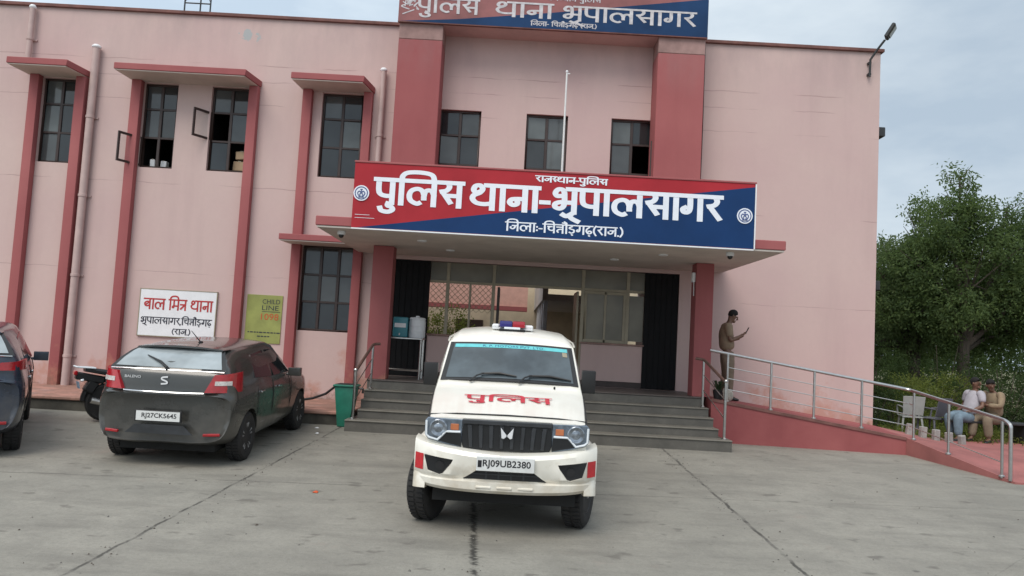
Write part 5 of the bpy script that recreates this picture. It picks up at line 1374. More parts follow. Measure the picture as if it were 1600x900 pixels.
for s in (1, -1):
    b = MB(); b.tube([(-.36, s * .07, .68), (-.40, s * .19, .67)], .01, 5); b.ball((-.40, s * .20, .67), (.03, .035, .022), 8); b.build('indicator', 'drl', MC, world=False)
    b = MB(); b.tube([(.05, s * .13, .31), (.16, s * .14, .72)], .028, 8); b.build('shock_absorber', 'iron', MC, world=False)
    b = MB(); b.tube([(1.28, s * .09, .31), (1.02, s * .09, .95)], .025, 8); b.build('fork', 'steel', MC, world=False)
    b = MB(); b.tube([(.92, s * .25, 1.05), (.94, s * .30, 1.16)], .008, 5); b.ball((.94, s * .31, 1.20), (.02, .065, .045), 10); b.build('mirror', 'black', MC, world=False)
b = MB(); b.tube([(.86, .36, 1.02), (.96, .14, 1.04), (1.0, 0, 1.0), (.96, -.14, 1.04), (.86, -.36, 1.02)], .016, 8); b.build('handlebar', 'black', MC, world=False)
b = MB(); b.ball((1.10, 0, .90), (.10, .10, .12), 12); b.build('headlamp', 'iron', MC, world=False)
b = MB(); b.tube([(.45, -.15, .28), (.1, -.17, .27), (-.25, -.18, .36)], [.03, .045, .05], 10); b.build('exhaust', 'steel', MC, world=False)
b = MB(); b.tube([(1.28 + .35 * math.cos(R(a)), 0, .31 + .35 * math.sin(R(a))) for a in range(30, 160, 12)], .05, 6); b.build('front_mudguard', 'black', MC, world=False)
b = MB(); b.tube([(.33 * math.cos(R(a)), 0, .33 + .35 * math.sin(R(a))) for a in range(60, 185, 12)], .055, 6); b.build('rear_mudguard', 'black', MC, world=False)
b = MB(); b.tube([(.38, .12, .28), (.30, .28, .01)], .014, 6); b.build('side_stand', 'iron', MC, world=False)

# things on the sills of the open upper windows
for k, (lb, x, z, sx, sz, mt, nm, ct) in enumerate((('white paper bundle at the left of the open sill of the second upper window', -7.74, 5.20, .10, .17, 'white', 'paper_bundle', 'paper'), ('white paper bundle at the right of the open sill of the second upper window', -7.50, 5.19, .12, .14, 'white', 'paper_bundle', 'paper'),
        ('upper brown cardboard box stacked behind the open third upper window', -5.86, 5.47, .26, .17, 'card', 'cardboard_box', 'box'), ('lower brown cardboard box stacked behind the open third upper window', -5.88, 5.235, .30, .20, 'card', 'cardboard_box', 'box'))):
    b = MB(); b.obox((x, YF + .30, z), (sx, .16, sz), (0, R(6 * (k % 2) - 3), R(8 - 5 * k)))
    T = b.build(nm, mt, bevel=.012); tag(T, lb, ct, 'things on the open upper window sills')
    b = MB(); b.obox((x, YF + .30, z + sz / 2 - .0), (sx * .25, .165, sz * .1), (0, R(6 * (k % 2) - 3), R(8 - 5 * k))); b.build('tape_strip', 'alu', T)
b = MB(); b.box(-7.9, -7.22, YF + .2, YF + .42, 5.04, 5.10); b.build('inner_sill', 'alu', ST)
b = MB(); b.box(-6.48, -5.7, YF + .2, YF + .42, 5.04, 5.12)
b.build('inner_sill', 'alu', ST)

# ------------------------------------------------------------------ trees and shrubs
def leaf_mat(name, c1, c2):
    n = NT(name)
    f = n.noise(0.9, 3); g = n.noise(9, 2)
    ge = n.t.nodes.new('ShaderNodeNewGeometry')       # every leaflet its own shade of green
    isl = ge.outputs['Random Per Island']
    col = n.mix(n.rng(f, .3, .7), c1, c2)
    col = n.mix(n.rng(isl, .55, 1.0, 0, .75), col, [c2[0] * 1.25, c2[1] * 1.15, c2[2] * 1.05])
    col = n.mix(n.rng(isl, 0.0, .45, .6, 0), col, [x * .55 for x in c1])
    n.color(col)
    tr = n.t.nodes.new('ShaderNodeBsdfTranslucent'); tr.inputs['Color'].default_value = (c2[0] * 1.3, c2[1] * 1.3, c2[2], 1)
    ms = n.t.nodes.new('ShaderNodeMixShader'); ms.inputs[0].default_value = 0.45
    n.L(n.b.outputs[0], ms.inputs[1]); n.L(tr.outputs[0], ms.inputs[2])
    n.L(ms.outputs[0], n.t.nodes['Material Output'].inputs['Surface'])
    return n.done(0.7, spec=0.12)
M['leaf_neem'] = leaf_mat('neem_leaves', (0.055, 0.090, 0.040), (0.110, 0.160, 0.062))
M['leaf_neem_pale'] = leaf_mat('neem_leaves_pale', (0.068, 0.105, 0.052), (0.125, 0.175, 0.078))
M['leaf_shrub'] = leaf_mat('shrub_leaves', (0.085, 0.125, 0.032), (0.17, 0.20, 0.055))
M['leaf_deep'] = leaf_mat('undergrowth_leaves', (0.032, 0.055, 0.024), (0.062, 0.095, 0.036))
M['bark'] = simple('bark', (0.075, 0.060, 0.048), 0.9, var=0.4, scale=8, bump=0.4, stretch=(1, 1, .3))

def leaves_mesh(name, mt, parent, cents, rads, per, ls, seed, droop=.5):
    """sprigs: every sprig is a short hanging twig with paired leaflets; cents/rads give the clumps"""
    rs = np.random.RandomState(seed)
    V = []; 
    for (cx, cy, cz), r_ in zip(cents, rads):
        k = int(per * (r_ if np.isscalar(r_) else r_[0]) ** 2)
        d = rs.normal(size=(k, 3)); d /= np.linalg.norm(d, axis=1)[:, None]
        rad = rs.uniform(0.35, 1.08, size=(k, 1)) ** .6
        rr3 = np.array([r_, r_, r_ * .8]) if np.isscalar(r_) else np.array(r_)
        base = np.array([cx, cy, cz]) + d * rad * rr3
        out = d * .8 + rs.normal(size=(k, 3)) * .45; out[:, 2] -= droop * rs.uniform(0, 1.2, k)
        out /= np.linalg.norm(out, axis=1)[:, None]
        L_ = rs.uniform(.6, 1.35, (k, 1)) * ls * 3.2
        side = np.cross(out, rs.normal(size=(k, 3))); side /= np.linalg.norm(side, axis=1)[:, None]
        for j in range(5):
            s = -1 if j % 2 else 1
            p0 = base + out * L_ * (j * .2)
            dirn = out * .6 + side * s * .8; dirn[:, 2] -= .15
            dirn /= np.linalg.norm(dirn, axis=1)[:, None]
            wv = np.cross(dirn, rs.normal(size=(k, 3))); wv /= np.linalg.norm(wv, axis=1)[:, None]
            ll = ls * rs.uniform(.8, 1.6, (k, 1)); w_ = ls * .24
            q = np.stack([p0, p0 + dirn * ll * .5 + wv * w_, p0 + dirn * ll, p0 + dirn * ll * .5 - wv * w_], axis=1)
            V.append(q.reshape(-1, 3))
    V = np.concatenate(V); n = len(V) // 4
    me = bpy.data.meshes.new(name)
    me.vertices.add(len(V)); me.vertices.foreach_set('co', V.astype(np.float32).ravel())
    me.loops.add(n * 4); me.loops.foreach_set('vertex_index', np.arange(n * 4, dtype=np.int32))
    me.polygons.add(n); me.polygons.foreach_set('loop_start', np.arange(0, n * 4, 4, dtype=np.int32)); me.polygons.foreach_set('loop_total', np.full(n, 4, dtype=np.int32))
    me.update(); me.validate()
    me.materials.append(M[mt])
    o = bpy.data.objects.new(name, me); COL.objects.link(o)
    if parent:
        o.parent = parent
        if parent.type == 'EMPTY': o.location = -parent.location
    return o

def tree(label, x, y, h, spread, clumps, seed, mt, ls=.095, per=600, group='trees behind the ramp', cat='tree', z0=.3):
    T = thing('neem_tree', label, cat, (x, y, z0), group=group)
    rs = random.Random(seed)
    b = MB()
    hb = h * .30
    pts = [(x, y, z0 - .1), (x + .05, y, z0 + hb * .5), (x + .1, y + .05, z0 + hb)]
    b.tube(pts, [.20, .16, .14], 10)
    for (dx, dy, cz, r_) in clumps:
        e = Vector((x + dx, y + dy, cz)); s = Vector(pts[-1]) + Vector((0, 0, rs.uniform(-.4, .3)))
        mid = s.lerp(e, .5) + Vector((rs.uniform(-.2, .2), rs.uniform(-.2, .2), .15))
        b.tube([s, mid, e], [.085, .05, .015], 7)
        for k in range(5):
            a = rs.uniform(0, 6.28); q = e + Vector((math.cos(a), math.sin(a), rs.uniform(-.3, .9))) * r_ * .85
            b.tube([mid.lerp(e, rs.uniform(.3, 1)), q], [.022, .006], 5)
    b.build('trunk', 'bark', T)
    cents = []; rads = []
    for (dx, dy, cz, r_) in clumps:
        # each clump breaks into smaller tufts
        k = max(4, int(r_ * 8))
        for i in range(k):
            a = rs.uniform(0, 6.28); u = rs.uniform(-.75, .9); q = rs.uniform(.35, .95)
            rr_ = r_ * q * math.sqrt(max(0, 1 - u * u * .8))
            cents.append((x + dx + rr_ * math.cos(a), y + dy + rr_ * math.sin(a), cz + u * r_ * .85)); rads.append(r_ * rs.uniform(.30, .48))
    leaves_mesh('crown', mt, T, cents, rads, per, ls, seed, .6)
    return T
# clumps (dx, dy, z, r)
tree('tall dark neem tree whose top rises highest right of the building', 12.35, 21.0, 7.5, 3,
     [(-.1, 0, 7.1, .42), (-.05, .1, 6.55, .55), (.15, .2, 5.9, .8), (-.55, -.2, 5.6, .95), (1.25, 0, 6.35, .42), (.5, .3, 5.2, 1.15), (-1.3, 0, 4.7, 1.0), (1.5, .2, 5.1, .9), (0, -.5, 4.1, 1.25), (1.3, -.3, 3.9, 1.1), (-1.0, .3, 3.4, 1.0), (.4, .4, 3.0, 1.1), (1.6, .2, 2.8, .9)], 11, 'leaf_neem')
tree('lighter neem tree with a thin pointed top next to the building corner', 11.65, 22.2, 6.2, 2.5,
     [(.12, 0, 6.35, .42), (.2, .1, 5.75, .55), (-.5, 0, 5.1, .75), (.55, .2, 4.9, .85), (-.75, 0, 4.1, .9), (.2, -.3, 4.0, 1.0), (-.4, .2, 3.0, 1.0), (.8, .2, 3.1, .9), (-1.35, 0, 3.7, .55), (-.9, .3, 2.3, .9), (-1.25, 0, 4.75, .5), (-1.5, .2, 2.3, .7)], 23, 'leaf_neem_pale', per=600)
tree('broad neem tree cut off by the right edge of the photo', 15.4, 21.6, 6.4, 3,
     [(-.4, 0, 6.2, .7), (.6, .1, 6.3, .8), (-1.0, 0, 5.3, 1.0), (.3, 0, 5.2, 1.2), (1.5, .2, 5.3, 1.1), (-.9, -.3, 4.0, 1.2), (.6, -.2, 3.9, 1.2), (1.8, 0, 3.8, 1.2), (-.4, .2, 2.8, 1.2), (1.0, 0, 2.6, 1.0)], 37, 'leaf_neem')
tree('dark neem tree growing farthest back between the others', 13.6, 26.0, 6.0, 3,
     [(-2.2, 0, 4.2, 1.2), (-.8, 0, 4.8, 1.3), (.8, 0, 4.6, 1.3), (2.2, 0, 4.4, 1.2), (-1.6, 0, 2.8, 1.3), (0, 0, 3.0, 1.4), (1.6, 0, 2.8, 1.3)], 41, 'leaf_neem', per=420, ls=.11)
def shrub(label, x, y, h, r_, seed, mt, per=520, ls=.06):
    T = thing('shrub', label, 'shrub', (x, y, .28), group='shrubs beyond the red apron')
    rs = random.Random(seed); b = MB()
    for k in range(7):
        a = rs.uniform(0, 6.28); b.tube([(x, y, .2), (x + math.cos(a) * r_ * .6, y + math.sin(a) * r_ * .6, .28 + h * rs.uniform(.6, .95))], [.02, .006], 5)
    b.build('stem', 'bark', T)
    cents = [(x + rs.uniform(-r_, r_), y + rs.uniform(-r_ * .7, r_ * .7), .28 + h * rs.uniform(.15, .85)) for k in range(16)]
    leaves_mesh('foliage', mt, T, cents, [r_ * rs.uniform(.3, .5) for k in range(16)], per, ls, seed, .2)
SHL = [('dark green shrub against the flank of the building', 8.35, 17.6, 1.5, .65, 'leaf_deep'), ('yellow-green shrub behind the white chairs', 9.3, 18.6, 1.25, .7, 'leaf_shrub'),
       ('bright yellow-green shrub left of the seated men', 10.5, 18.9, 1.35, .8, 'leaf_shrub'), ('dark leafy shrub right behind the seated men', 11.7, 18.2, 1.7, .8, 'leaf_deep'),
       ('dark shrub at the right edge beyond the apron', 13.2, 17.8, 1.6, .85, 'leaf_deep'), ('dense dark shrub under the lighter tree', 9.4, 20.6, 2.0, 1.0, 'leaf_deep'),
       ('dense dark shrub under the tall tree', 11.4, 20.3, 2.2, 1.1, 'leaf_deep'), ('dense dark shrub under the broad right tree', 14.2, 20.2, 2.3, 1.2, 'leaf_deep')]
for k, (lb, x, y, h, r_, mt) in enumerate(SHL): shrub(lb, x, y, h, r_, 50 + k, mt, per=420 if r_ > .9 else 560)
CBT = thing('courtyard_bush', 'leafy green bush in the courtyard seen through the left porch window', 'bush', (-1.9, 24.0, .75))
b = MB()
for k in range(6): b.tube([(-1.9, 24.0, .7), (-1.9 + .5 * math.cos(k), 24.0 + .5 * math.sin(k), 2.2)], [.03, .008], 5)
b.build('stem', 'bark', CBT)
leaves_mesh('foliage', 'leaf_shrub', CBT, [(-2.3, 24, 1.6), (-1.6, 23.8, 1.9), (-1.9, 24.2, 2.4), (-2.5, 24.0, 2.2), (-1.2, 24, 1.4)], [.5, .55, .5, .4, .4], 420, .09, 77, .2)
# far-off thicket and rough grass that read as one mass
rs = random.Random(5)
cents = [(rs.uniform(7, 60), rs.uniform(32, 44), rs.uniform(.5, 3.6)) for k in range(150)]
tag(leaves_mesh('thicket', 'leaf_deep', None, cents, [rs.uniform(.9, 1.6) for k in range(150)], 50, .22, 8, .2), 'far dark thicket closing the view behind the neem trees', 'thicket', kind='stuff')
rs_ = np.random.RandomState(2)
cg = [(x, y, .26) for x, y in zip(rs_.uniform(7.7, 19, 700), rs_.uniform(15.9, 21, 700))]
tag(leaves_mesh('grass', 'leaf_shrub', None, cg, [(.28, .28, .14)] * 700, 260, .05, 9, -1.0), 'rough green grass beyond the red apron', 'grass', kind='stuff')

# ------------------------------------------------------------------ people
M['skin'] = simple('brown_skin', (0.15, 0.078, 0.050), 0.55, var=0.12, scale=20)
M['hair'] = simple('black_hair', (0.008, 0.007, 0.007), 0.9, var=0.3, scale=60)
M['khaki'] = simple('khaki_shirt', (0.235, 0.172, 0.115), 0.85, var=0.22, scale=7, bump=0.3)
M['khaki_light'] = simple('khaki_shirt_faded', (0.22, 0.165, 0.105), 0.85, var=0.22, scale=7, bump=0.3)
M['khaki_trousers'] = simple('khaki_trousers', (0.185, 0.137, 0.098), 0.85, var=0.2, scale=7, bump=0.3)
M['khaki_trousers_light'] = simple('khaki_trousers_faded', (0.19, 0.15, 0.105), 0.85, var=0.2, scale=7, bump=0.3)
M['tee'] = simple('white_tee_shirt', (0.38, 0.365, 0.40), 0.85, var=0.1, scale=7, bump=0.3)
M['denim'] = simple('pale_denim', (0.15, 0.21, 0.26), 0.85, var=0.25, scale=9, bump=0.3)
M['shoe'] = simple('black_shoe', (0.012, 0.012, 0.012), 0.35)
M['leather'] = simple('brown_belt', (0.05, 0.022, 0.015), 0.45)

def skin_mesh(name, nodes, edges, mats, parent, root=0, sub=2, grow_=1.0):
    """nodes: list of (pos, (rx, ry)); one continuous tapered surface"""
    me = bpy.data.meshes.new(name)
    me.from_pydata([n[0] for n in nodes], edges, [])
    o = bpy.data.objects.new(name, me); COL.objects.link(o)
    md = o.modifiers.new('s', 'SKIN'); md.use_smooth_shade = True; md.branch_smoothing = .6
    for i, n in enumerate(nodes):
        sv = me.skin_vertices[0].data[i]; r_ = n[1]
        r_ = r_ if isinstance(r_, tuple) else (r_, r_); sv.radius = (r_[0] * grow_, r_[1] * grow_); sv.use_root = (i == root)
    ss = o.modifiers.new('u', 'SUBSURF'); ss.levels = sub; ss.render_levels = sub
    dg = bpy.context.evaluated_depsgraph_get(); dg.update()
    m2 = bpy.data.meshes.new_from_object(o.evaluated_get(dg)); m2.name = name
    bpy.data.objects.remove(o, do_unlink=True)
    for x in (mats if isinstance(mats, list) else [mats]): m2.materials.append(M[x])
    m2.polygons.foreach_set('use_smooth', [True] * len(m2.polygons))
    p = bpy.data.objects.new(name, m2); COL.objects.link(p)
    if parent: p.parent = parent
    return p

def add_to(o, mb):
    """merge extra geometry (face, hands) into an existing body mesh"""
    bm = bmesh.new(); bm.from_mesh(o.data)
    vs_ = [bm.verts.new(v) for v in mb.v]
    for f in mb.f:
        try:
            fc = bm.faces.new([vs_[i] for i in f]); fc.smooth = True
        except ValueError: pass
    bm.to_mesh(o.data); bm.free()

def person(label, loc, rz, J_, shirt, trousers, shoes='shoe', sleeve=.55, face=None, cat='person', belt=True, hairlen=1.0):
    """J_: joint name -> local position (faces +x). Body is one skin surface; clothes and hair are children."""
    T = thing('person', label, cat, loc, (0, 0, rz))
    V_ = {k: Vector(v) for k, v in J_.items()}
    hd = V_['head']; nk = V_['neck']; hdir = (V_['crown'] - hd).normalized()
    names = ['pelvis', 'waist', 'chest', 'collar', 'neck', 'skull', 'head', 'crown']
    V_['collar'] = V_['chest'].lerp(V_['neck'], .72); V_['skull'] = V_['neck'].lerp(hd, .5)
    rad = {'pelvis': (.135, .115), 'waist': (.11, .088), 'chest': (.135, .10), 'collar': (.070, .062), 'neck': .055, 'skull': .062, 'head': (.078, .092), 'crown': (.058, .068)}
    for s in 'lr':
        for k, r_ in (('sho', .046), ('elb', .043), ('wri', .030), ('palm', (.040, .020)), ('hip', .088), ('knee', .060), ('ank', .040), ('toe', (.042, .03))):
            names.append(k + s); rad[k + s] = r_
            if k == 'palm': V_['palm' + s] = V_['wri' + s] + (V_['tip' + s] - V_['wri' + s]) * .45
    # extra nodes for calf and thigh taper
    for s in 'lr':
        for k, a, c, t, r_ in (('calf', 'knee', 'ank', .3, .058), ('thigh', 'hip', 'knee', .4, .080), ('fore', 'elb', 'wri', .25, .043), ('upper', 'sho', 'elb', .45, .043), ('heel', 'ank', 'ank', 0, .04)):
            if k == 'heel': continue
            V_[k + s] = V_[a + s].lerp(V_[c + s], t); names.append(k + s); rad[k + s] = r_
    idx = {n: i for i, n in enumerate(names)}
    E_ = [('pelvis', 'waist'), ('waist', 'chest'), ('chest', 'collar'), ('collar', 'neck'), ('neck', 'skull'), ('skull', 'head'), ('head', 'crown')]
    for s in 'lr':
        E_ += [('collar', 'sho' + s), ('sho' + s, 'upper' + s), ('upper' + s, 'elb' + s), ('elb' + s, 'fore' + s), ('fore' + s, 'wri' + s), ('wri' + s, 'palm' + s),
               ('pelvis', 'hip' + s), ('hip' + s, 'thigh' + s), ('thigh' + s, 'knee' + s), ('knee' + s, 'calf' + s), ('calf' + s, 'ank' + s), ('ank' + s, 'toe' + s)]
    body = skin_mesh('body', [(V_[n], rad[n]) for n in names], [(idx[a], idx[c]) for a, c in E_], 'skin', T)
    # face
    fw = Vector(face).normalized() if face else Vector((1, 0, 0))
    up = (hdir - fw * hdir.dot(fw)).normalized(); sd_ = up.cross(fw)
    mb = MB(); c = hd + up * .015
    mb.tube([c + fw * .085 + up * .025, c + fw * .112 - up * .015, c + fw * .092 - up * .030], [.010, .018, .014], 8)
    for s in (1, -1):
        mb.ball(c + sd_ * s * .078 - up * .01, (.018, .018, .030), 8)
        mb.ball(c + sd_ * s * .032 + fw * .083 + up * .022, .013, 8)
    mb.tube([c + fw * .088 - up * .055 + sd_ * .025, c + fw * .097 - up * .054, c + fw * .088 - up * .055 - sd_ * .025], .008, 6)
    mb.ball(c + fw * .070 - up * .085, (.035, .035, .028), 10)
    # hands: five unequal bent fingers
    for s in 'lr':
        pw = V_['wri' + s]; pt = V_['tip' + s]; d = (pt - pw).normalized()
        n_ = d.cross(Vector((0, 0, 1)));
        if n_.length < .2: n_ = d.cross(Vector((1, 0, 0)))
        n_.normalize(); cu = Vector(J_.get('curl' + s, (0, 0, -1))); base = pw + d * .075
        for k, (o_, l) in enumerate(((-.027, .060), (-.009, .072), (.009, .068), (.026, .052))):
            p0 = base + n_ * o_; p1 = p0 + d * l * .45 + cu * .008; p2 = p1 + d * l * .33 + cu * l * .28; p3 = p2 + d * l * .12 + cu * l * .30
            mb.tube([p0 - d * .02, p0, p1, p2, p3], [.010, .0098, .009, .0085, .007], 6)
        th = pw + d * .035 - n_ * .030
        mb.tube([pw + d * .02 - n_ * .012, th - n_ * .012, th + d * .03 - n_ * .015 + cu * .012, th + d * .048 - n_ * .006 + cu * .024], [.013, .012, .011, .008], 6)
    add_to(body, mb)
    # hair
    h = MB()
    cc = c + up * .022 - fw * .012
    rows = 9; cols = 18
    vs_ = []
    for i in range(rows + 1):
        th = PI * .70 * i / rows
        for j in range(cols):
            a = 2 * PI * j / cols
            cut = 1 - .50 * max(0, math.cos(a) * .75 + .25) * (i / rows)      # higher at the forehead
            t2 = th * cut * hairlen
            dd = up * math.cos(t2) * 1.03 + (fw * math.cos(a) + sd_ * math.sin(a) * .88) * math.sin(t2) * (.97 if i < 7 else .93)
            vs_.append(cc + dd * (.099 + .003 * math.sin(7 * a + 3 * i)))
    fs = [(i * cols + j, i * cols + (j + 1) % cols, (i + 1) * cols + (j + 1) % cols, (i + 1) * cols + j) for i in range(rows) for j in range(cols)]
    h.add(vs_, fs); h.build('hair', 'hair', T, world=False, angle=80)
    # shirt
    def grow(n, g_):
        r_ = rad[n]
        return tuple(x + g_ for x in r_) if isinstance(r_, tuple) else r_ + g_
    sn = [(V_['pelvis'] + Vector((0, 0, .0)), (.162, .142)), (V_['waist'], (.165, .138)), (V_['chest'], (.180, .138)), (V_['collar'], (.100, .088)), (V_['neck'].lerp(V_['collar'], .55), .068)]
    se = [(0, 1), (1, 2), (2, 3), (3, 4)]
    sh = skin_mesh('shirt', sn, se, shirt, T, grow_=1.12)
    for s in 'lr':
        c0 = V_['collar'].lerp(V_['sho' + s], .45) + (V_['chest'] - V_['collar']) * .15
        an = [(c0, .088), (V_['sho' + s], .086), (V_['upper' + s], .074), (V_['upper' + s].lerp(V_['elb' + s], sleeve), .064)]
        if sleeve > .95: an += [(V_['fore' + s], .056), (V_['wri' + s].lerp(V_['fore' + s], .15), .044)]
        tmp = skin_mesh('sleeve', an, [(i, i + 1) for i in range(len(an) - 1)], shirt, None, grow_=1.05)
        mb = MB(); mb.add([tuple(v.co) for v in tmp.data.vertices], [tuple(p.vertices) for p in tmp.data.polygons]); add_to(sh, mb)
        bpy.data.objects.remove(tmp, do_unlink=True)
    tn = [(V_['waist'].lerp(V_['pelvis'], .55), (.142, .118)), (V_['pelvis'], (.150, .130))]; te = [(0, 1)]
    for s in 'lr':
        k = len(tn); tn += [(V_['hip' + s], .112), (V_['thigh' + s], .106), (V_['knee' + s], .086), (V_['calf' + s], .082), (V_['ank' + s] + (V_['knee' + s] - V_['ank' + s]) * .06, .066)]
        te += [(1, k), (k, k + 1), (k + 1, k + 2), (k + 2, k + 3), (k + 3, k + 4)]
    skin_mesh('trousers', tn, te, trousers, T, root=1, grow_=1.2)
    for s in 'lr':
        a, t_ = V_['ank' + s], V_['toe' + s]; d = (t_ - a); d.z = 0; d.normalize()
        skin_mesh('shoe', [(a - d * .055 + Vector((0, 0, -.035)), (.045, .042)), (a + d * .05 + Vector((0, 0, -.03)), (.052, .046)), (t_ + Vector((0, 0, -.005)), (.045, .032)), (t_ + d * .055 + Vector((0, 0, -.008)), (.028, .022))], [(0, 1), (1, 2), (2, 3)], shoes, T)
    if belt:
        b = MB(); pz = V_['waist'].lerp(V_['pelvis'], .5); ax = (V_['waist'] - V_['pelvis']).normalized()
        u = ax.cross(Vector((0, 1, 0))).normalized(); v_ = ax.cross(u)
        b.tube([pz + u * .118 * math.cos(2 * PI * k / 24) + v_ * .138 * math.sin(2 * PI * k / 24) for k in range(24)], .016, 6, closed=True); b.build('belt', 'leather', T, world=False)
    return T

# the officer on the ramp faces right, head bowed over the phone in his right hand
OFF = person('police officer in dark khaki uniform standing on the ramp looking down at a phone', (4.20, 14.80, .962), R(-4), dict(
    pelvis=(0, 0, .94), waist=(-.02, 0, 1.10), chest=(-.045, 0, 1.33), neck=(.02, 0, 1.505), head=(.075, 0, 1.615), crown=(.095, 0, 1.68),
    shol=(-.03, .185, 1.42), shor=(-.03, -.185, 1.42), elbl=(.02, .235, 1.14), elbr=(.0, -.225, 1.14), wril=(.20, .14, 1.19), wrir=(.21, -.12, 1.24),
    tipl=(.31, .08, 1.24), tipr=(.315, -.08, 1.31), curll=(0, -.4, .4), curlr=(0, .5, .4),
    hipl=(0, .095, .88), hipr=(0, -.095, .88), kneel=(.03, .11, .50), kneer=(.02, -.11, .50), ankl=(-.06, .12, .085), ankr=(.03, -.12, .085), toel=(.07, .14, .04), toer=(.17, -.14, .04)),
    'khaki', 'khaki_trousers', face=(.86, 0, -.50), sleeve=.6)
b = MB(); b.obox((0, 0, 0), (.010, .070, .145), (0, R(25), 0)); PH = b.build('screen', 'black', None, world=False, bevel=.004)
PH.name = 'mobile_phone'; PH.location = (4.20 + .335, 14.80 - .105, .962 + 1.355); PH.rotation_euler = (0, 0, R(-4))
tag(PH, "mobile phone held up in the standing officer's hand", 'phone')
# the two men sitting on the bench at the right
BX, BY, BZ = 10.08, 16.35, .292
BE = thing('bench', 'low dark bench under the two seated men beyond the ramp', 'bench', (BX + .1, BY, BZ))
b = MB(); b.box(BX - .75, BX + .95, BY - .22, BY + .22, BZ + .40, BZ + .45); b.build('seat', 'iron', BE, bevel=.01)
for x in (BX - .60, BX + .80):
    b = MB(); b.box(x - .04, x + .04, BY - .20, BY + .20, BZ - .12, BZ + .398); b.build('leg', 'iron', BE, bevel=.01)
person('man in white T-shirt and pale jeans sitting sideways on the bench', (BX - .28, BY, BZ), R(196), dict(
    pelvis=(0, 0, .53), waist=(-.05, 0, .68), chest=(-.13, 0, .92), neck=(-.16, 0, 1.10), head=(-.14, .02, 1.225), crown=(-.135, .02, 1.29),
    shol=(-.13, .185, 1.02), shor=(-.14, -.185, 1.02), elbl=(-.06, .27, .76), elbr=(-.14, -.27, .74), wril=(.14, .20, .66), wrir=(.08, -.20, .64), tipl=(.25, .14, .64), tipr=(.19, -.14, .62),
    hipl=(.04, .10, .50), hipr=(.04, -.10, .50), kneel=(.46, .16, .54), kneer=(.42, -.14, .53), ankl=(.46, .17, .09), ankr=(.30, -.15, .09), toel=(.60, .19, .04), toer=(.44, -.17, .04)),
    'tee', 'denim', face=(-.2, .95, -.05), belt=False, sleeve=.5)
person('man in faded khaki uniform sitting with folded arms at the right end of the bench', (BX + .22, BY - .06, BZ), R(206), dict(
    pelvis=(0, 0, .53), waist=(.02, 0, .69), chest=(.05, 0, .92), neck=(.10, 0, 1.09), head=(.15, 0, 1.205), crown=(.16, 0, 1.27),
    shol=(.06, .185, 1.02), shor=(.06, -.185, 1.02), elbl=(.20, .24, .78), elbr=(.20, -.24, .78), wril=(.33, .02, .80), wrir=(.31, -.03, .84), tipl=(.31, -.10, .82), tipr=(.30, .10, .86), curll=(-1, 0, 0), curlr=(-1, 0, 0),
    hipl=(.04, .10, .50), hipr=(.04, -.10, .50), kneel=(.46, .13, .53), kneer=(.45, -.15, .53), ankl=(.40, .14, .09), ankr=(.52, -.16, .09), toel=(.54, .16, .04), toer=(.66, -.17, .04)),
    'khaki_light', 'khaki_trousers_light', face=(.55, .70, -.35), sleeve=1.0)
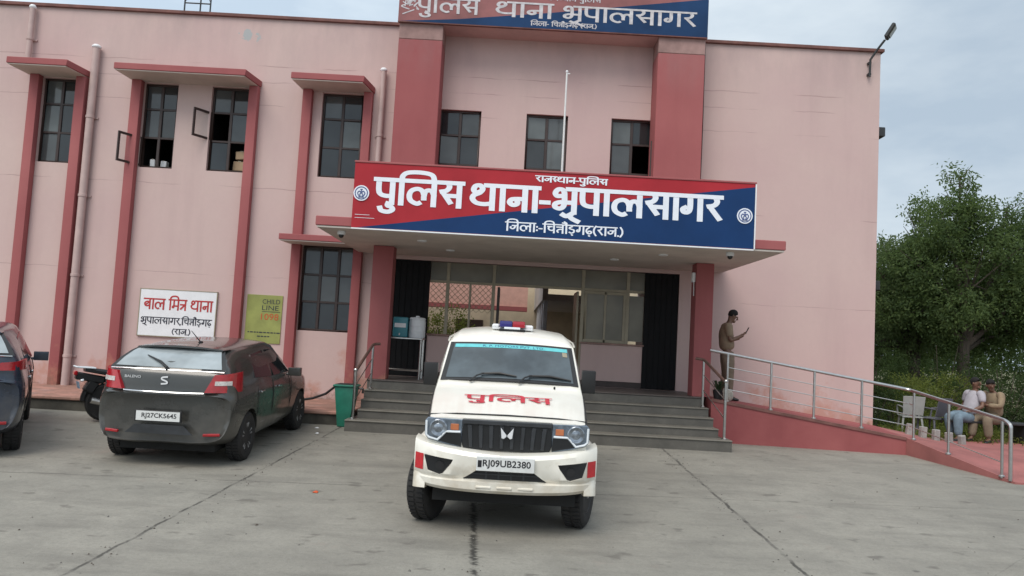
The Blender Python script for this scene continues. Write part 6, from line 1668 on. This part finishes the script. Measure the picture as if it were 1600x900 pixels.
# plastic chairs and whitewashed edging stones
def chair(label, x, y, rz, mt):
    T = thing('plastic_chair', label, 'chair', (x, y, .29), (0, 0, rz), group='plastic chairs beyond the ramp')
    b = MB(); b.hull([[(0, -.21, .40), (.18, -.21, .40), (.21, -.21, .41), (.21, -.21, .42), (.18, -.21, .43), (0, -.21, .425)], [(0, .22, .40), (.18, .22, .40), (.215, .22, .41), (.215, .22, .42), (.18, .22, .435), (0, .22, .43)]]); b.build('seat', mt, T, world=False)
    b = MB(); b.patch([(-.20, .21, .46), (.20, .21, .46), (.22, .31, .86), (-.22, .31, .86)], 6, 4, .03, .02); b.build('backrest', mt, T, world=False)
    for sx in (1, -1):
        for sy in (1, -1):
            b = MB(); b.tube([(sx * .18, sy * .18, .41), (sx * .22, sy * .23, 0)], [.024, .018], 6); b.build('leg', mt, T, world=False)
        b = MB(); b.tube([(sx * .21, .24, .62), (sx * .25, .0, .64), (sx * .24, -.18, .62), (sx * .215, -.20, .42)], .018, 6); b.build('armrest', mt, T, world=False)
M['white_wash'] = simple('whitewash', (0.29, 0.275, 0.26), 0.85, var=0.25)
M['plastic_white'] = simple('white_plastic', (0.36, 0.37, 0.36), 0.45, var=0.1)
M['plastic_grey'] = simple('grey_plastic', (0.115, 0.115, 0.135), 0.5, var=0.15)
chair('white plastic chair behind the ramp railing, its back to the yard', 8.95, 17.1, R(165), 'plastic_white')
chair('grey plastic chair between the white chair and the seated men', 9.32, 16.9, R(205), 'plastic_grey')
for k in range(5):
    x = 8.0 + k * .27; b = MB(); b.obox((x, 15.3 + .02 * k, .56 - .045 * k), (.13, .10, .24), (0, R(9 - 4 * k), R(6 * k)))
    tag(b.build('edging_stone', 'white_wash', bevel=.012), 'whitewashed edging stone in the short row beside the ramp', 'stone', 'whitewashed edging stones')

# loose grit and dry leaf bits lying along the joints of the yard
rs_ = np.random.RandomState(6); b = MB()
for k in range(420):
    t = rs_.randint(4)
    y = rs_.uniform(6.0, 12.6)
    x = (0.069 * y - 3.71, -0.016 * y + 2.853, -0.047 * y + 0.115, rs_.uniform(-7, 7))[t] + rs_.normal() * (.10 if t < 3 else .4)
    z = gz(y); s_ = rs_.uniform(.004, .013) * (1.4 if t == 3 else 1)
    c = Vector((x, y, z + s_ * .35)); a = rs_.uniform(0, 6.28)
    p = [c + Vector((math.cos(a + q * 1.57) * s_ * rs_.uniform(.6, 1.3), math.sin(a + q * 1.57) * s_ * rs_.uniform(.6, 1.3), -s_ * .3)) for q in range(4)]
    b.add(p + [c + Vector((0, 0, s_ * .6))], [(0, 1, 4), (1, 2, 4), (2, 3, 4), (3, 0, 4)], rs_.randint(3))
tag(b.build('grit', ['tread', 'nosing', 'bark'], smooth=False, fix=False), 'loose grit and leaf bits along the joints of the concrete yard', 'grit', kind='stuff')
